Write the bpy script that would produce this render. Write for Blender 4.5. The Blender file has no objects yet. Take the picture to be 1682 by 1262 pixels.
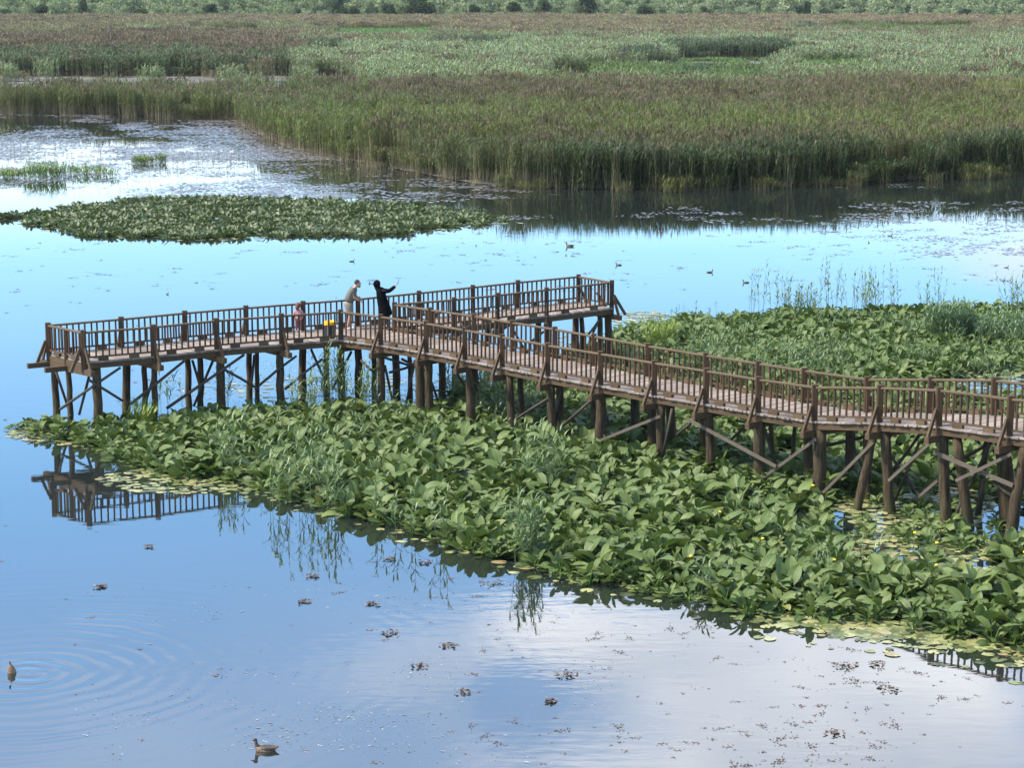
import bpy, math, random
import numpy as np
from mathutils import Vector, Matrix
R = math.radians
rng = np.random.default_rng(11)
random.seed(11)
S = bpy.context.scene
COL = S.collection

# ------------------------------------------------------------------ camera
F, YH, H, CX, CY = 3750., -40., 13.5, 841., 631.
TH = math.atan((CY - YH) / F); TC, TS = math.cos(TH), math.sin(TH)
def bp(px, py, z=0.0):
    """point of the horizontal plane at height z seen at photo pixel (px, py)"""
    u = px - CX; v = py - CY
    t = (H - z) / (v * TC + F * TS)
    return Vector((u * t, (F * TC - v * TS) * t, z))
def proj(x, y, z):
    dz = H - z
    dep = y * TC + dz * TS
    return CX + F * x / dep, CY + F * (dz * TC - y * TS) / dep
def bp_plane(px, py, A, B):
    """point on the vertical plane through A and B seen at a photo pixel"""
    u = px - CX; v = py - CY
    d = Vector((u, F * TC - v * TS, -(v * TC + F * TS)))
    n = Vector((B.y - A.y, A.x - B.x, 0))
    o = Vector((0, 0, H))
    t = (A - o).dot(n) / d.dot(n)
    return o + d * t
cd = bpy.data.cameras.new('camera'); cam = bpy.data.objects.new('camera', cd); COL.objects.link(cam)
cam.location = (0, 0, H); cam.rotation_euler = (R(90) - TH, 0, 0)
cd.sensor_width = 36; cd.lens = F / 1682 * 36; cd.clip_start = .5; cd.clip_end = 20000
S.camera = cam

# ------------------------------------------------------------------ tagging
def tag(o, label=None, cat=None, group=None, kind=None):
    if label: o['label'] = label
    if cat: o['category'] = cat
    if group: o['group'] = group
    if kind: o['kind'] = kind
    return o
def empty(name, loc=(0, 0, 0), rz=0):
    o = bpy.data.objects.new(name, None); COL.objects.link(o)
    o.location = loc; o.rotation_euler = (0, 0, rz); o.empty_display_size = .3
    return o
def link(name, me, parent=None, loc=None):
    o = bpy.data.objects.new(name, me); COL.objects.link(o)
    if parent is not None: o.parent = parent
    if loc is not None: o.location = loc
    return o

# ------------------------------------------------------------------ materials
class NT:
    def __init__(s, name):
        s.m = bpy.data.materials.new(name); s.m.use_nodes = True
        s.t = s.m.node_tree; s.t.nodes.clear()
        s.out = s.t.nodes.new('ShaderNodeOutputMaterial')
    def n(s, typ, ins=None, **kw):
        nd = s.t.nodes.new(typ)
        for k, v in kw.items(): setattr(nd, k, v)
        for k, v in (ins or {}).items(): s.set(nd, k, v)
        return nd
    def set(s, nd, k, v):
        sock = nd.inputs[k]
        if isinstance(v, bpy.types.NodeSocket): s.t.links.new(v, sock)
        elif isinstance(v, (tuple, list)) and len(v) == 3 and sock.type == 'RGBA': sock.default_value = (*v, 1)
        else: sock.default_value = v
    def math(s, op, a, b=0.0, c=None, clamp=False):
        nd = s.n('ShaderNodeMath', operation=op, use_clamp=clamp)
        s.set(nd, 0, a); s.set(nd, 1, b)
        if c is not None: s.set(nd, 2, c)
        return nd.outputs[0]
    def mix(s, f, a, b, blend='MIX'):
        nd = s.n('ShaderNodeMix', data_type='RGBA', blend_type=blend)
        s.set(nd, 0, f); s.set(nd, 6, a); s.set(nd, 7, b)
        return nd.outputs[2]
    def ramp(s, f, stops):
        nd = s.n('ShaderNodeValToRGB', {0: f}); e = nd.color_ramp.elements
        while len(e) < len(stops): e.new(.5)
        for x, (p, c) in zip(e, stops): x.position = p; x.color = (*c, 1)
        return nd.outputs[0]
    def noise(s, vec, scale, detail=3, rough=.55):
        nd = s.n('ShaderNodeTexNoise', {'Scale': scale, 'Detail': detail, 'Roughness': rough})
        if vec is not None: s.t.links.new(vec, nd.inputs['Vector'])
        return nd.outputs[0]
    def island(s): return s.n('ShaderNodeNewGeometry').outputs['Random Per Island']
    def pos(s): return s.n('ShaderNodeNewGeometry').outputs['Position']
    def surf(s, sh): s.t.links.new(sh, s.out.inputs[0]); return s.m
    def pbsdf(s, col, rough=.6, spec=.5, bump=None, bs=.3, **kw):
        b = s.n('ShaderNodeBsdfPrincipled', {'Base Color': col, 'Roughness': rough, 'Specular IOR Level': spec, **kw})
        if bump is not None:
            bn = s.n('ShaderNodeBump', {'Height': bump, 'Strength': bs, 'Distance': .02})
            s.t.links.new(bn.outputs[0], b.inputs['Normal'])
        return b.outputs[0]
def plain(name, col, rough=.6, var=.25, scale=6, spec=.4):
    t = NT(name)
    v = t.noise(t.pos(), scale)
    c = t.mix(v, tuple(x * (1 - var) for x in col), tuple(min(1, x * (1 + var)) for x in col))
    return t.surf(t.pbsdf(c, rough, spec))
def wood(name, stops, rough=.75, scale=9, stretch=(1, 1, .12)):
    t = NT(name)
    isl = t.island()
    mp = t.n('ShaderNodeMapping', {'Vector': t.pos(), 'Scale': stretch})
    g = t.noise(mp.outputs[0], scale * 3, 4, .65)
    w = t.noise(t.pos(), 1.3, 3)
    f = t.math('ADD', t.math('MULTIPLY', isl, .5), t.math('MULTIPLY', t.math('ADD', g, w), .27), clamp=True)
    return t.surf(t.pbsdf(t.ramp(f, stops), rough, .3, g, .35))
M = {}
M['post'] = wood('post_wood', [(.15, (.018, .01, .005)), (.5, (.044, .024, .01)), (.8, (.075, .036, .016)), (1., (.115, .085, .05))])
M['rail'] = wood('rail_wood', [(.15, (.032, .02, .009)), (.5, (.08, .051, .025)), (.9, (.15, .108, .063))], stretch=(.3, .3, 1))
M['beam'] = wood('beam_wood', [(.15, (.024, .014, .006)), (.5, (.06, .036, .017)), (.9, (.125, .082, .044))], stretch=(.3, .3, 1))
M['plank'] = wood('deck_plank_wood', [(.1, (.11, .086, .068)), (.5, (.2, .158, .128)), (.9, (.3, .242, .2))], .8, 5, (1, 1, 1))
M['brace'] = wood('brace_wood', [(.25, (.018, .013, .009)), (.55, (.045, .034, .024)), (.9, (.19, .155, .12))], stretch=(.4, .4, .4))
M['brace_pale'] = wood('pale_brace_wood', [(.1, (.035, .026, .018)), (.5, (.078, .06, .043)), (.9, (.16, .13, .1))], stretch=(.4, .4, .4))
def pile_mat():
    t = NT('pile_log')
    mp = t.n('ShaderNodeMapping', {'Vector': t.pos(), 'Scale': (1, 1, .1)})
    g = t.noise(mp.outputs[0], 22, 5, .7)
    isl = t.island()
    f = t.math('ADD', t.math('MULTIPLY', isl, .35), t.math('MULTIPLY', g, .65))
    c = t.ramp(f, [(.3, (.01, .007, .003)), (.5, (.036, .025, .013)), (.74, (.13, .093, .054))])
    z = t.n('ShaderNodeSeparateXYZ', {0: t.pos()}).outputs[2]
    low = t.math('SUBTRACT', 1.0, t.math('MULTIPLY', z, 2.0), clamp=True)
    moss = t.math('MULTIPLY', low, t.noise(t.pos(), 3, 3))
    c = t.mix(moss, c, (.06, .062, .02))
    return t.surf(t.pbsdf(c, .85, .2, g, .5))
M['pile'] = pile_mat()

def leaf_mat(name, stops, trans=(.16, .26, .03), tw=.22, rough=.42, spec=.5, inst=False, veins=False, ow=.28):
    t = NT(name)
    isl = t.island()
    nz = t.noise(t.pos(), 9, 2)
    f = t.math('ADD', t.math('MULTIPLY', isl, .8), t.math('MULTIPLY', nz, .2))
    if inst:
        at = t.n('ShaderNodeAttribute', attribute_name='tint', attribute_type='INSTANCER').outputs['Color']
        br = t.math('MULTIPLY_ADD', f, 1.1, .45)
        rgb = t.n('ShaderNodeCombineColor'); 
        for i in range(3): t.t.links.new(br, rgb.inputs[i])
        c = t.mix(1.0, at, rgb.outputs[0], 'MULTIPLY')
        tr = t.mix(1.0, c, (1.5, 1.6, .7), 'MULTIPLY')
    else:
        rnd = t.n('ShaderNodeObjectInfo').outputs['Random']
        f = t.math('ADD', t.math('MULTIPLY', f, 1 - ow), t.math('MULTIPLY', rnd, ow))
        c = t.ramp(f, stops); tr = t.mix(.55, c, trans)
        if veins:
            uv = t.n('ShaderNodeSeparateXYZ', {0: t.n('ShaderNodeAttribute', attribute_name='leafuv').outputs['Vector']})
            av = t.math('ABSOLUTE', uv.outputs[1])
            rib = t.math('SUBTRACT', 1.0, t.math('MULTIPLY', av, 11.0), clamp=True)
            side = t.math('SINE', t.math('MULTIPLY', t.math('SUBTRACT', uv.outputs[0], t.math('MULTIPLY', av, .35)), 44.0))
            side = t.math('MULTIPLY', t.math('SUBTRACT', side, .75, clamp=True), 1.3)
            rim = t.math('MULTIPLY', t.math('SUBTRACT', av, .9, clamp=True), 3.0)
            c = t.mix(t.math('MAXIMUM', t.math('MULTIPLY', rib, .6), t.math('MAXIMUM', side, rim)), c, (.2, .24, .09))
            sp = t.n('ShaderNodeMapRange', {0: t.noise(t.pos(), 24, 4, .7), 1: .66, 2: .74}).outputs[0]
            c = t.mix(t.math('MULTIPLY', sp, .6), c, (.13, .1, .03))
    p = t.pbsdf(c, rough, spec)
    tl = t.n('ShaderNodeBsdfTranslucent', {'Color': tr}).outputs[0]
    mx = t.n('ShaderNodeMixShader', {0: tw, 1: p, 2: tl})
    return t.surf(mx.outputs[0])
M['lily'] = leaf_mat('lily_leaf', [(.08, (.013, .027, .005)), (.4, (.036, .062, .012)), (.68, (.07, .104, .023)), (.86, (.11, .142, .038)), (.93, (.19, .185, .045)), (.97, (.2, .12, .035)), (1., (.1, .05, .02))], rough=.55, spec=.3, veins=True, tw=.14)
M['lilyfar'] = leaf_mat('lily_leaf_far', [(.1, (.02, .034, .01)), (.5, (.055, .075, .027)), (.9, (.105, .125, .055))], rough=.5, spec=.3, tw=.12)
M['petiole'] = plain('petiole', (.07, .13, .02), .5)
M['pad'] = leaf_mat('floating_pad', [(.05, (.05, .06, .02)), (.4, (.13, .15, .05)), (.65, (.24, .25, .1)), (.85, (.34, .33, .15)), (1., (.2, .12, .06))], rough=.35, tw=.05, ow=.9)
M['reedleaf'] = leaf_mat('reed_leaf', None, inst=True, rough=.6, spec=.3, tw=.25)
def inst_plain(name, attr, rough=.8):
    t = NT(name)
    at = t.n('ShaderNodeAttribute', attribute_name=attr, attribute_type='INSTANCER').outputs['Color']
    br = t.math('MULTIPLY_ADD', t.island(), .9, .55)
    rgb = t.n('ShaderNodeCombineColor')
    for i in range(3): t.t.links.new(br, rgb.inputs[i])
    return t.surf(t.pbsdf(t.mix(1.0, at, rgb.outputs[0], 'MULTIPLY'), rough, .15))
M['plume'] = inst_plain('reed_plume', 'plume')
M['reedstem'] = plain('reed_stem', (.17, .14, .07), .8, .35, 3)
M['wreed'] = leaf_mat('water_reed_leaf', [(.05, (.06, .1, .03)), (.5, (.1, .15, .05)), (.95, (.15, .2, .08))], rough=.5)
M['yreed'] = leaf_mat('yellow_reed_leaf', [(.05, (.13, .19, .02)), (.5, (.2, .26, .03)), (.95, (.28, .33, .05))], rough=.5)
M['greed'] = leaf_mat('green_reed_leaf', [(.05, (.03, .07, .025)), (.5, (.055, .105, .035)), (.95, (.1, .15, .06))], rough=.5)
M['tuft'] = leaf_mat('tuft_grass', [(.05, (.06, .11, .02)), (.5, (.1, .16, .03)), (.95, (.17, .2, .05))], rough=.55)
M['debris'] = None
t = NT('floating_debris')
M['debris'] = t.surf(t.pbsdf(t.ramp(t.island(), [(0, (.02, .013, .009)), (.45, (.055, .034, .022)), (.8, (.11, .068, .045)), (1., (.2, .15, .11))]), .6, .3))
t = NT('floating_weed')
M['weed'] = t.surf(t.pbsdf(t.ramp(t.island(), [(0, (.08, .073, .068)), (.5, (.15, .138, .13)), (.85, (.24, .22, .21)), (1., (.36, .34, .33))]), .3, .5))
t = NT('marsh_mud')
M['mud'] = t.surf(t.pbsdf(t.ramp(t.noise(t.pos(), .25, 5), [(.3, (.04, .036, .02)), (.5, (.1, .09, .07)), (.7, (.2, .18, .16))]), .7, .3))

# ------------------------------------------------------------------ mesh helpers
class MB:
    def __init__(s): s.uv = {}; s.v = []; s.f = []; s.m = []; s.sm = []
    def add(s, vs, fs, mi=0, smooth=False):
        b = len(s.v); s.v += [tuple(x) for x in vs]
        s.f += [[b + i for i in f] for f in fs]; s.m += [mi] * len(fs); s.sm += [smooth] * len(fs)
    def bar(s, p, q, w, h, up=(0, 0, 1), mi=0):
        p = Vector(p); q = Vector(q); d = (q - p).normalized(); up = Vector(up)
        if abs(d.dot(up)) > .98: up = Vector((0, 1, 0)) if abs(up.z) > .9 else Vector((0, 0, 1))
        sd = d.cross(up).normalized() * (w / 2); u = sd.cross(d).normalized() * (h / 2)
        vs = [p - sd - u, p + sd - u, p + sd + u, p - sd + u, q - sd - u, q + sd - u, q + sd + u, q - sd + u]
        s.add(vs, [(0, 1, 2, 3), (7, 6, 5, 4), (0, 4, 5, 1), (1, 5, 6, 2), (2, 6, 7, 3), (3, 7, 4, 0)], mi)
    def cbar(s, p, q, w, h, up=(0, 0, 1), ch=.012, mi=0):
        """bar with chamfered long edges"""
        p = Vector(p); q = Vector(q); d = (q - p).normalized(); up = Vector(up)
        if abs(d.dot(up)) > .98: up = Vector((0, 1, 0))
        sd = d.cross(up).normalized(); u = sd.cross(d).normalized()
        a, b = w / 2, h / 2
        pr = [(-a + ch, -b), (a - ch, -b), (a, -b + ch), (a, b - ch), (a - ch, b), (-a + ch, b), (-a, b - ch), (-a, -b + ch)]
        vs = [p + sd * x + u * y for x, y in pr] + [q + sd * x + u * y for x, y in pr]
        n = 8
        s.add(vs, [tuple(range(n))[::-1], tuple(range(n, 2 * n))] + [(i, (i + 1) % n, n + (i + 1) % n, n + i) for i in range(n)], mi)
    def tube(s, pts, rad, n=8, mi=0, smooth=True, cap=True):
        pts = [Vector(p) for p in pts]; vs = []; fs = []
        ref = Vector((.3, 1, .2)).normalized()
        for i, p in enumerate(pts):
            d = (pts[min(i + 1, len(pts) - 1)] - pts[max(i - 1, 0)]).normalized()
            a = d.cross(ref).normalized(); b = d.cross(a)
            r = rad[i] if isinstance(rad, (list, tuple)) else rad
            vs += [p + (a * math.cos(k / n * 2 * math.pi) + b * math.sin(k / n * 2 * math.pi)) * r for k in range(n)]
        for i in range(len(pts) - 1):
            fs += [(i * n + k, i * n + (k + 1) % n, (i + 1) * n + (k + 1) % n, (i + 1) * n + k) for k in range(n)]
        if cap: fs += [tuple(range(n))[::-1], tuple(range((len(pts) - 1) * n, len(pts) * n))]
        s.add(vs, fs, mi, smooth)
    def ball(s, c, r, n=10, mi=0, M3=None):
        c = Vector(c); vs = []; fs = []
        rr = r if isinstance(r, (tuple, list)) else (r, r, r)
        k = n // 2
        for i in range(k + 1):
            t_ = math.pi * i / k
            for j in range(n):
                v = Vector((math.sin(t_) * math.cos(2 * math.pi * j / n) * rr[0], math.sin(t_) * math.sin(2 * math.pi * j / n) * rr[1], math.cos(t_) * rr[2]))
                if M3 is not None: v = M3 @ v
                vs.append(c + v)
        for i in range(k):
            fs += [(i * n + j, (i + 1) * n + j, (i + 1) * n + (j + 1) % n, i * n + (j + 1) % n) for j in range(n)]
        s.add(vs, fs, mi, True)
    def mesh(s, name, mats):
        me = bpy.data.meshes.new(name); me.from_pydata(s.v, [], s.f)
        for m in (mats if isinstance(mats, (list, tuple)) else [mats]): me.materials.append(m)
        me.polygons.foreach_set('material_index', s.m); me.polygons.foreach_set('use_smooth', s.sm)
        
        if s.uv:
            a = me.attributes.new('leafuv', 'FLOAT_VECTOR', 'POINT'); arr = np.zeros((len(s.v), 3), np.float32)
            for k_, v_ in s.uv.items(): arr[k_:k_ + len(v_)] = v_
            a.data.foreach_set('vector', arr.ravel())
        me.update(); return me
    def build(s, name, mats, parent=None, loc=None): return link(name, s.mesh(name, mats), parent, loc)

def vnoise(x, y, seed=0):
    """smooth value noise for arrays"""
    x = np.asarray(x, float); y = np.asarray(y, float)
    xi = np.floor(x).astype(np.int64); yi = np.floor(y).astype(np.int64); fx = x - xi; fy = y - yi
    fx = fx * fx * (3 - 2 * fx); fy = fy * fy * (3 - 2 * fy)
    def h(a, b):
        n = (a * 374761393 + b * 668265263 + seed * 982451653) & 0x7fffffff
        n = ((n ^ (n >> 13)) * 1274126177) & 0x7fffffff
        return ((n ^ (n >> 16)) & 0xffff) / 65535.0
    return (h(xi, yi) * (1 - fx) + h(xi + 1, yi) * fx) * (1 - fy) + (h(xi, yi + 1) * (1 - fx) + h(xi + 1, yi + 1) * fx) * fy
def fbm(x, y, seed=0): return .55 * vnoise(x, y, seed) + .3 * vnoise(x * 2.1, y * 2.1, seed + 1) + .15 * vnoise(x * 4.3, y * 4.3, seed + 2)
def inpoly(px, py, poly):
    px = np.asarray(px); py = np.asarray(py); ins = np.zeros(px.shape, bool); n = len(poly)
    for i in range(n):
        x1, y1 = poly[i]; x2, y2 = poly[(i + 1) % n]
        c = (y1 > py) != (y2 > py)
        ins ^= c & (px < (x2 - x1) * (py - y1) / (y2 - y1 + 1e-12) + x1)
    return ins

# scatter of many small copies for one "stuff" object (reeds, leaves): geometry nodes
def scatter(name, pts, rotz, scl, idx, protos, attrs=None, tilt=None):
    me = bpy.data.meshes.new(name); n = len(pts)
    me.vertices.add(n); me.vertices.foreach_set('co', np.asarray(pts, np.float32).ravel())
    rot = np.zeros((n, 3), np.float32); rot[:, 2] = rotz
    if tilt is not None: rot[:, :2] = tilt
    def fa(nm, typ, arr, key):
        a = me.attributes.new(nm, typ, 'POINT'); a.data.foreach_set(key, np.ascontiguousarray(arr).ravel())
    fa('rot', 'FLOAT_VECTOR', rot, 'vector')
    sc = np.asarray(scl, np.float32)
    if sc.ndim == 1: sc = np.repeat(sc[:, None], 3, 1)
    fa('scl', 'FLOAT_VECTOR', sc.astype(np.float32), 'vector')
    fa('idx', 'INT', np.asarray(idx, np.int32), 'value')
    for k, v in (attrs or {}).items():
        fa(k, 'FLOAT_COLOR', np.concatenate([np.asarray(v, np.float32), np.ones((n, 1), np.float32)], 1), 'color')
    o = link(name, me)
    col = bpy.data.collections.new(name + '_kinds')
    for i, p in enumerate(protos):
        col.objects.link(bpy.data.objects.new('%s_%02d' % (name, i), p))
    g = bpy.data.node_groups.new(name + '_scatter', 'GeometryNodeTree')
    g.interface.new_socket('Geometry', in_out='INPUT', socket_type='NodeSocketGeometry')
    g.interface.new_socket('Geometry', in_out='OUTPUT', socket_type='NodeSocketGeometry')
    N = g.nodes.new; L = g.links.new
    gi = N('NodeGroupInput'); go = N('NodeGroupOutput')
    m2p = N('GeometryNodeMeshToPoints'); iop = N('GeometryNodeInstanceOnPoints'); ci = N('GeometryNodeCollectionInfo')
    ci.inputs['Collection'].default_value = col; ci.inputs['Separate Children'].default_value = True; ci.inputs['Reset Children'].default_value = True
    iop.inputs['Pick Instance'].default_value = True
    def na(nm, typ):
        a = N('GeometryNodeInputNamedAttribute'); a.data_type = typ; a.inputs['Name'].default_value = nm; return a.outputs[0]
    L(gi.outputs[0], m2p.inputs[0]); L(m2p.outputs[0], iop.inputs['Points']); L(ci.outputs[0], iop.inputs['Instance'])
    L(na('idx', 'INT'), iop.inputs['Instance Index']); L(na('scl', 'FLOAT_VECTOR'), iop.inputs['Scale'])
    e2r = N('FunctionNodeEulerToRotation'); L(na('rot', 'FLOAT_VECTOR'), e2r.inputs[0]); L(e2r.outputs[0], iop.inputs['Rotation'])
    L(iop.outputs[0], go.inputs[0])
    md = o.modifiers.new('scatter', 'NODES'); md.node_group = g
    return o

# ------------------------------------------------------------------ world: sky with clouds
SUN_EL, SUN_AZ = R(50), math.atan2(-1, -.22)     # azimuth from +Y towards +X
W = bpy.data.worlds.new('World'); S.world = W; W.use_nodes = True
wt = W.node_tree; wt.nodes.clear()
def wn(typ, **kw):
    nd = wt.nodes.new(typ)
    for k, v in kw.items(): setattr(nd, k, v)
    return nd
def wl(a, b): wt.links.new(a, b)
def wm(op, a, b=0.0, clamp=False):
    nd = wn('ShaderNodeMath', operation=op, use_clamp=clamp)
    for i, v in enumerate((a, b)):
        if isinstance(v, bpy.types.NodeSocket): wl(v, nd.inputs[i])
        else: nd.inputs[i].default_value = v
    return nd.outputs[0]
sky = wn('ShaderNodeTexSky', sky_type='NISHITA', sun_disc=False, sun_elevation=SUN_EL, sun_rotation=SUN_AZ, altitude=300, air_density=1.0, dust_density=.3, ozone_density=2.5)
tc = wn('ShaderNodeTexCoord'); sx = wn('ShaderNodeSeparateXYZ'); wl(tc.outputs['Generated'], sx.inputs[0])
X, Y, Z = sx.outputs
AZ = wm('MULTIPLY', wm('ARCTAN2', X, Y), 57.2958)
EL = wm('MULTIPLY', wm('ARCSINE', Z), 57.2958)
def gauss(a0, e0, ra, re, amp):
    da = wm('DIVIDE', wm('SUBTRACT', AZ, a0), ra); de = wm('DIVIDE', wm('SUBTRACT', EL, e0), re)
    r2 = wm('ADD', wm('MULTIPLY', da, da), wm('MULTIPLY', de, de))
    return wm('MULTIPLY', wm('POWER', 2.718, wm('MULTIPLY', r2, -1.0)), amp)
zz = wm('ADD', wm('MAXIMUM', Z, 0.0), .12)
cv = wn('ShaderNodeCombineXYZ'); wl(wm('DIVIDE', X, zz), cv.inputs[0]); wl(wm('DIVIDE', Y, zz), cv.inputs[1])
cn = wn('ShaderNodeTexNoise'); cn.inputs['Scale'].default_value = 1.25; cn.inputs['Detail'].default_value = 6; cn.inputs['Roughness'].default_value = .55
wl(cv.outputs[0], cn.inputs['Vector'])
acc = wm('MULTIPLY', wm('SUBTRACT', cn.outputs[0], .5), 2.2)
for gspec in [(1.4, 16.3, 2.3, 1.0, .85), (9.5, 17.9, 5.2, 2.8, 1.0), (5, 16.9, 3.2, 1.4, .65), (-3, 17.3, 3.4, 1.6, .68), (4, 20.3, 9, 1.8, .6), (-7, 16.5, 4, 1.2, .18), (13, 7.0, 3.2, .75, .8),
              (0.2, 17.9, .8, .7, -.55), (7.5, 18.2, .6, 1.5, -.4), (-8, 11, 9, 3.6, -.6), (0, 9, 9, 2, -.5), (35, 30, 20, 14, .5), (-40, 45, 25, 12, .4), (180, 40, 60, 20, .35)]:
    acc = wm('ADD', acc, gauss(*gspec))
mr = wn('ShaderNodeMapRange', interpolation_type='SMOOTHSTEP'); wl(acc, mr.inputs[0]); mr.inputs[1].default_value = .05; mr.inputs[2].default_value = 1.0
CL = mr.outputs[0]
VE = wn('ShaderNodeMapRange', interpolation_type='SMOOTHSTEP'); wl(EL, VE.inputs[0]); VE.inputs[1].default_value = 12.5; VE.inputs[2].default_value = 19; VE.inputs[3].default_value = 0; VE.inputs[4].default_value = .24
VEIL = wm('MULTIPLY', VE.outputs[0], wm('ADD', cn.outputs[0], .5))
hz = wn('ShaderNodeMapRange', interpolation_type='SMOOTHSTEP'); wl(EL, hz.inputs[0]); hz.inputs[1].default_value = 3.2; hz.inputs[2].default_value = 7.0; hz.inputs[3].default_value = .8; hz.inputs[4].default_value = 0
tint = wn('ShaderNodeMix', data_type='RGBA', blend_type='MULTIPLY'); tint.inputs[0].default_value = 1; wl(sky.outputs[0], tint.inputs[6]); tint.inputs[7].default_value = (.76, 1.0, 1.13, 1)
m1 = wn('ShaderNodeMix', data_type='RGBA'); wl(hz.outputs[0], m1.inputs[0]); wl(tint.outputs[2], m1.inputs[6]); m1.inputs[7].default_value = (7.2, 7.7, 8.2, 1)
m2 = wn('ShaderNodeMix', data_type='RGBA'); wl(wm('MAXIMUM', wm('MULTIPLY', CL, .92), VEIL), m2.inputs[0]); wl(m1.outputs[2], m2.inputs[6]); cc_ = wn('ShaderNodeTexNoise'); cc_.inputs['Scale'].default_value = 1.9; cc_.inputs['Detail'].default_value = 5; wl(cv.outputs[0], cc_.inputs['Vector'])
cm = wn('ShaderNodeMapRange'); wl(cc_.outputs[0], cm.inputs[0]); cm.inputs[1].default_value = .36; cm.inputs[2].default_value = .66
cx_ = wn('ShaderNodeMix', data_type='RGBA'); wl(cm.outputs[0], cx_.inputs[0]); cx_.inputs[6].default_value = (4.3, 4.7, 5.5, 1); cx_.inputs[7].default_value = (8.3, 8.2, 8.3, 1); wl(cx_.outputs[2], m2.inputs[7])
bg = wn('ShaderNodeBackground'); wl(m2.outputs[2], bg.inputs[0]); bg.inputs[1].default_value = .145
wo = wn('ShaderNodeOutputWorld'); wl(bg.outputs[0], wo.inputs[0])
sl = bpy.data.lights.new('sun', 'SUN'); sl.energy = 3.8; sl.angle = R(4); sl.color = (1, .93, .82)
so = bpy.data.objects.new('sun', sl); COL.objects.link(so)
sd = Vector((math.sin(SUN_AZ) * math.cos(SUN_EL), math.cos(SUN_AZ) * math.cos(SUN_EL), math.sin(SUN_EL)))
so.rotation_euler = sd.to_track_quat('Z', 'Y').to_euler(); so.location = sd * 60
S.view_settings.view_transform = 'Standard'; S.view_settings.look = 'None'; S.view_settings.exposure = 1.3; S.view_settings.gamma = 1

# ------------------------------------------------------------------ water
DIVE = bp(20, 1106)
def water_mat():
    t = NT('pond_water')
    P = t.pos()
    sp = t.n('ShaderNodeSeparateXYZ', {0: P})
    dx = t.math('SUBTRACT', sp.outputs[0], DIVE.x + .3); dy = t.math('SUBTRACT', sp.outputs[1], DIVE.y)
    wob = t.math('MULTIPLY', t.math('SUBTRACT', t.noise(P, .5, 2), .5), .7)
    r = t.math('ADD', t.math('SQRT', t.math('ADD', t.math('MULTIPLY', dx, dx), t.math('MULTIPLY', dy, dy))), wob)
    ring = t.math('SINE', t.math('MULTIPLY', r, 13.0))
    fall = t.math('POWER', 2.718, t.math('MULTIPLY', r, -.34))
    patch = t.n('ShaderNodeMapRange', {0: t.noise(P, .35, 2), 1: .38, 2: .6}).outputs[0]
    hgt = t.math('MULTIPLY', t.math('MULTIPLY', ring, fall), t.math('MULTIPLY_ADD', patch, .8, .2))
    mp = t.n('ShaderNodeMapping', {'Vector': P, 'Scale': (.5, 1.3, 1)})
    small = t.noise(mp.outputs[0], 2.2, 3, .5)
    calm = t.n('ShaderNodeMapRange', {0: t.noise(P, .08, 2), 1: .4, 2: .65, 3: .25, 4: 1.0}).outputs[0]
    hgt = t.math('ADD', t.math('MULTIPLY', hgt, .006), t.math('MULTIPLY', t.math('MULTIPLY', small, calm), .0034))
    bn = t.n('ShaderNodeBump', {'Height': hgt, 'Strength': 1.0, 'Distance': 1.0})
    b = t.n('ShaderNodeBsdfPrincipled', {'Base Color': (.012, .016, .014), 'Roughness': .015, 'IOR': 2.9, 'Specular IOR Level': .5, 'Normal': bn.outputs[0]})
    return t.surf(b.outputs[0])
M['water'] = water_mat()
def sheet(name, pts, mat, z=None):
    me = bpy.data.meshes.new(name); me.from_pydata([(p[0], p[1], p[2] if z is None else z) for p in pts], [], [list(range(len(pts)))])
    me.materials.append(mat); me.update(); return link(name, me)
tag(sheet('water', [(-9000, -300, 0), (9000, -300, 0), (9000, 12000, 0), (-9000, 12000, 0)], M['water']), kind='structure')

# ------------------------------------------------------------------ marsh land and reed bed
FX = [-400, -150, 0, 130, 250, 380, 400, 470, 560, 680, 780, 900, 1040, 1250, 1420, 1560, 1700, 1850, 2100]
FY = [184, 185, 187, 189, 193, 198, 212, 246, 263, 286, 305, 312, 314, 309, 302, 294, 287, 280, 270]
def frontier(px): return np.interp(px, FX, FY)
lp = [bp(x, frontier(x) - 4, .06) for x in np.linspace(-400, 2100, 90)]
lp = [Vector((-6000, lp[0].y, .06))] + lp + [Vector((6000, lp[-1].y, .06)), Vector((6000, 11000, .06)), Vector((-6000, 11000, .06))]
tag(sheet('marsh_ground', lp, M['mud']), kind='structure')

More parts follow.
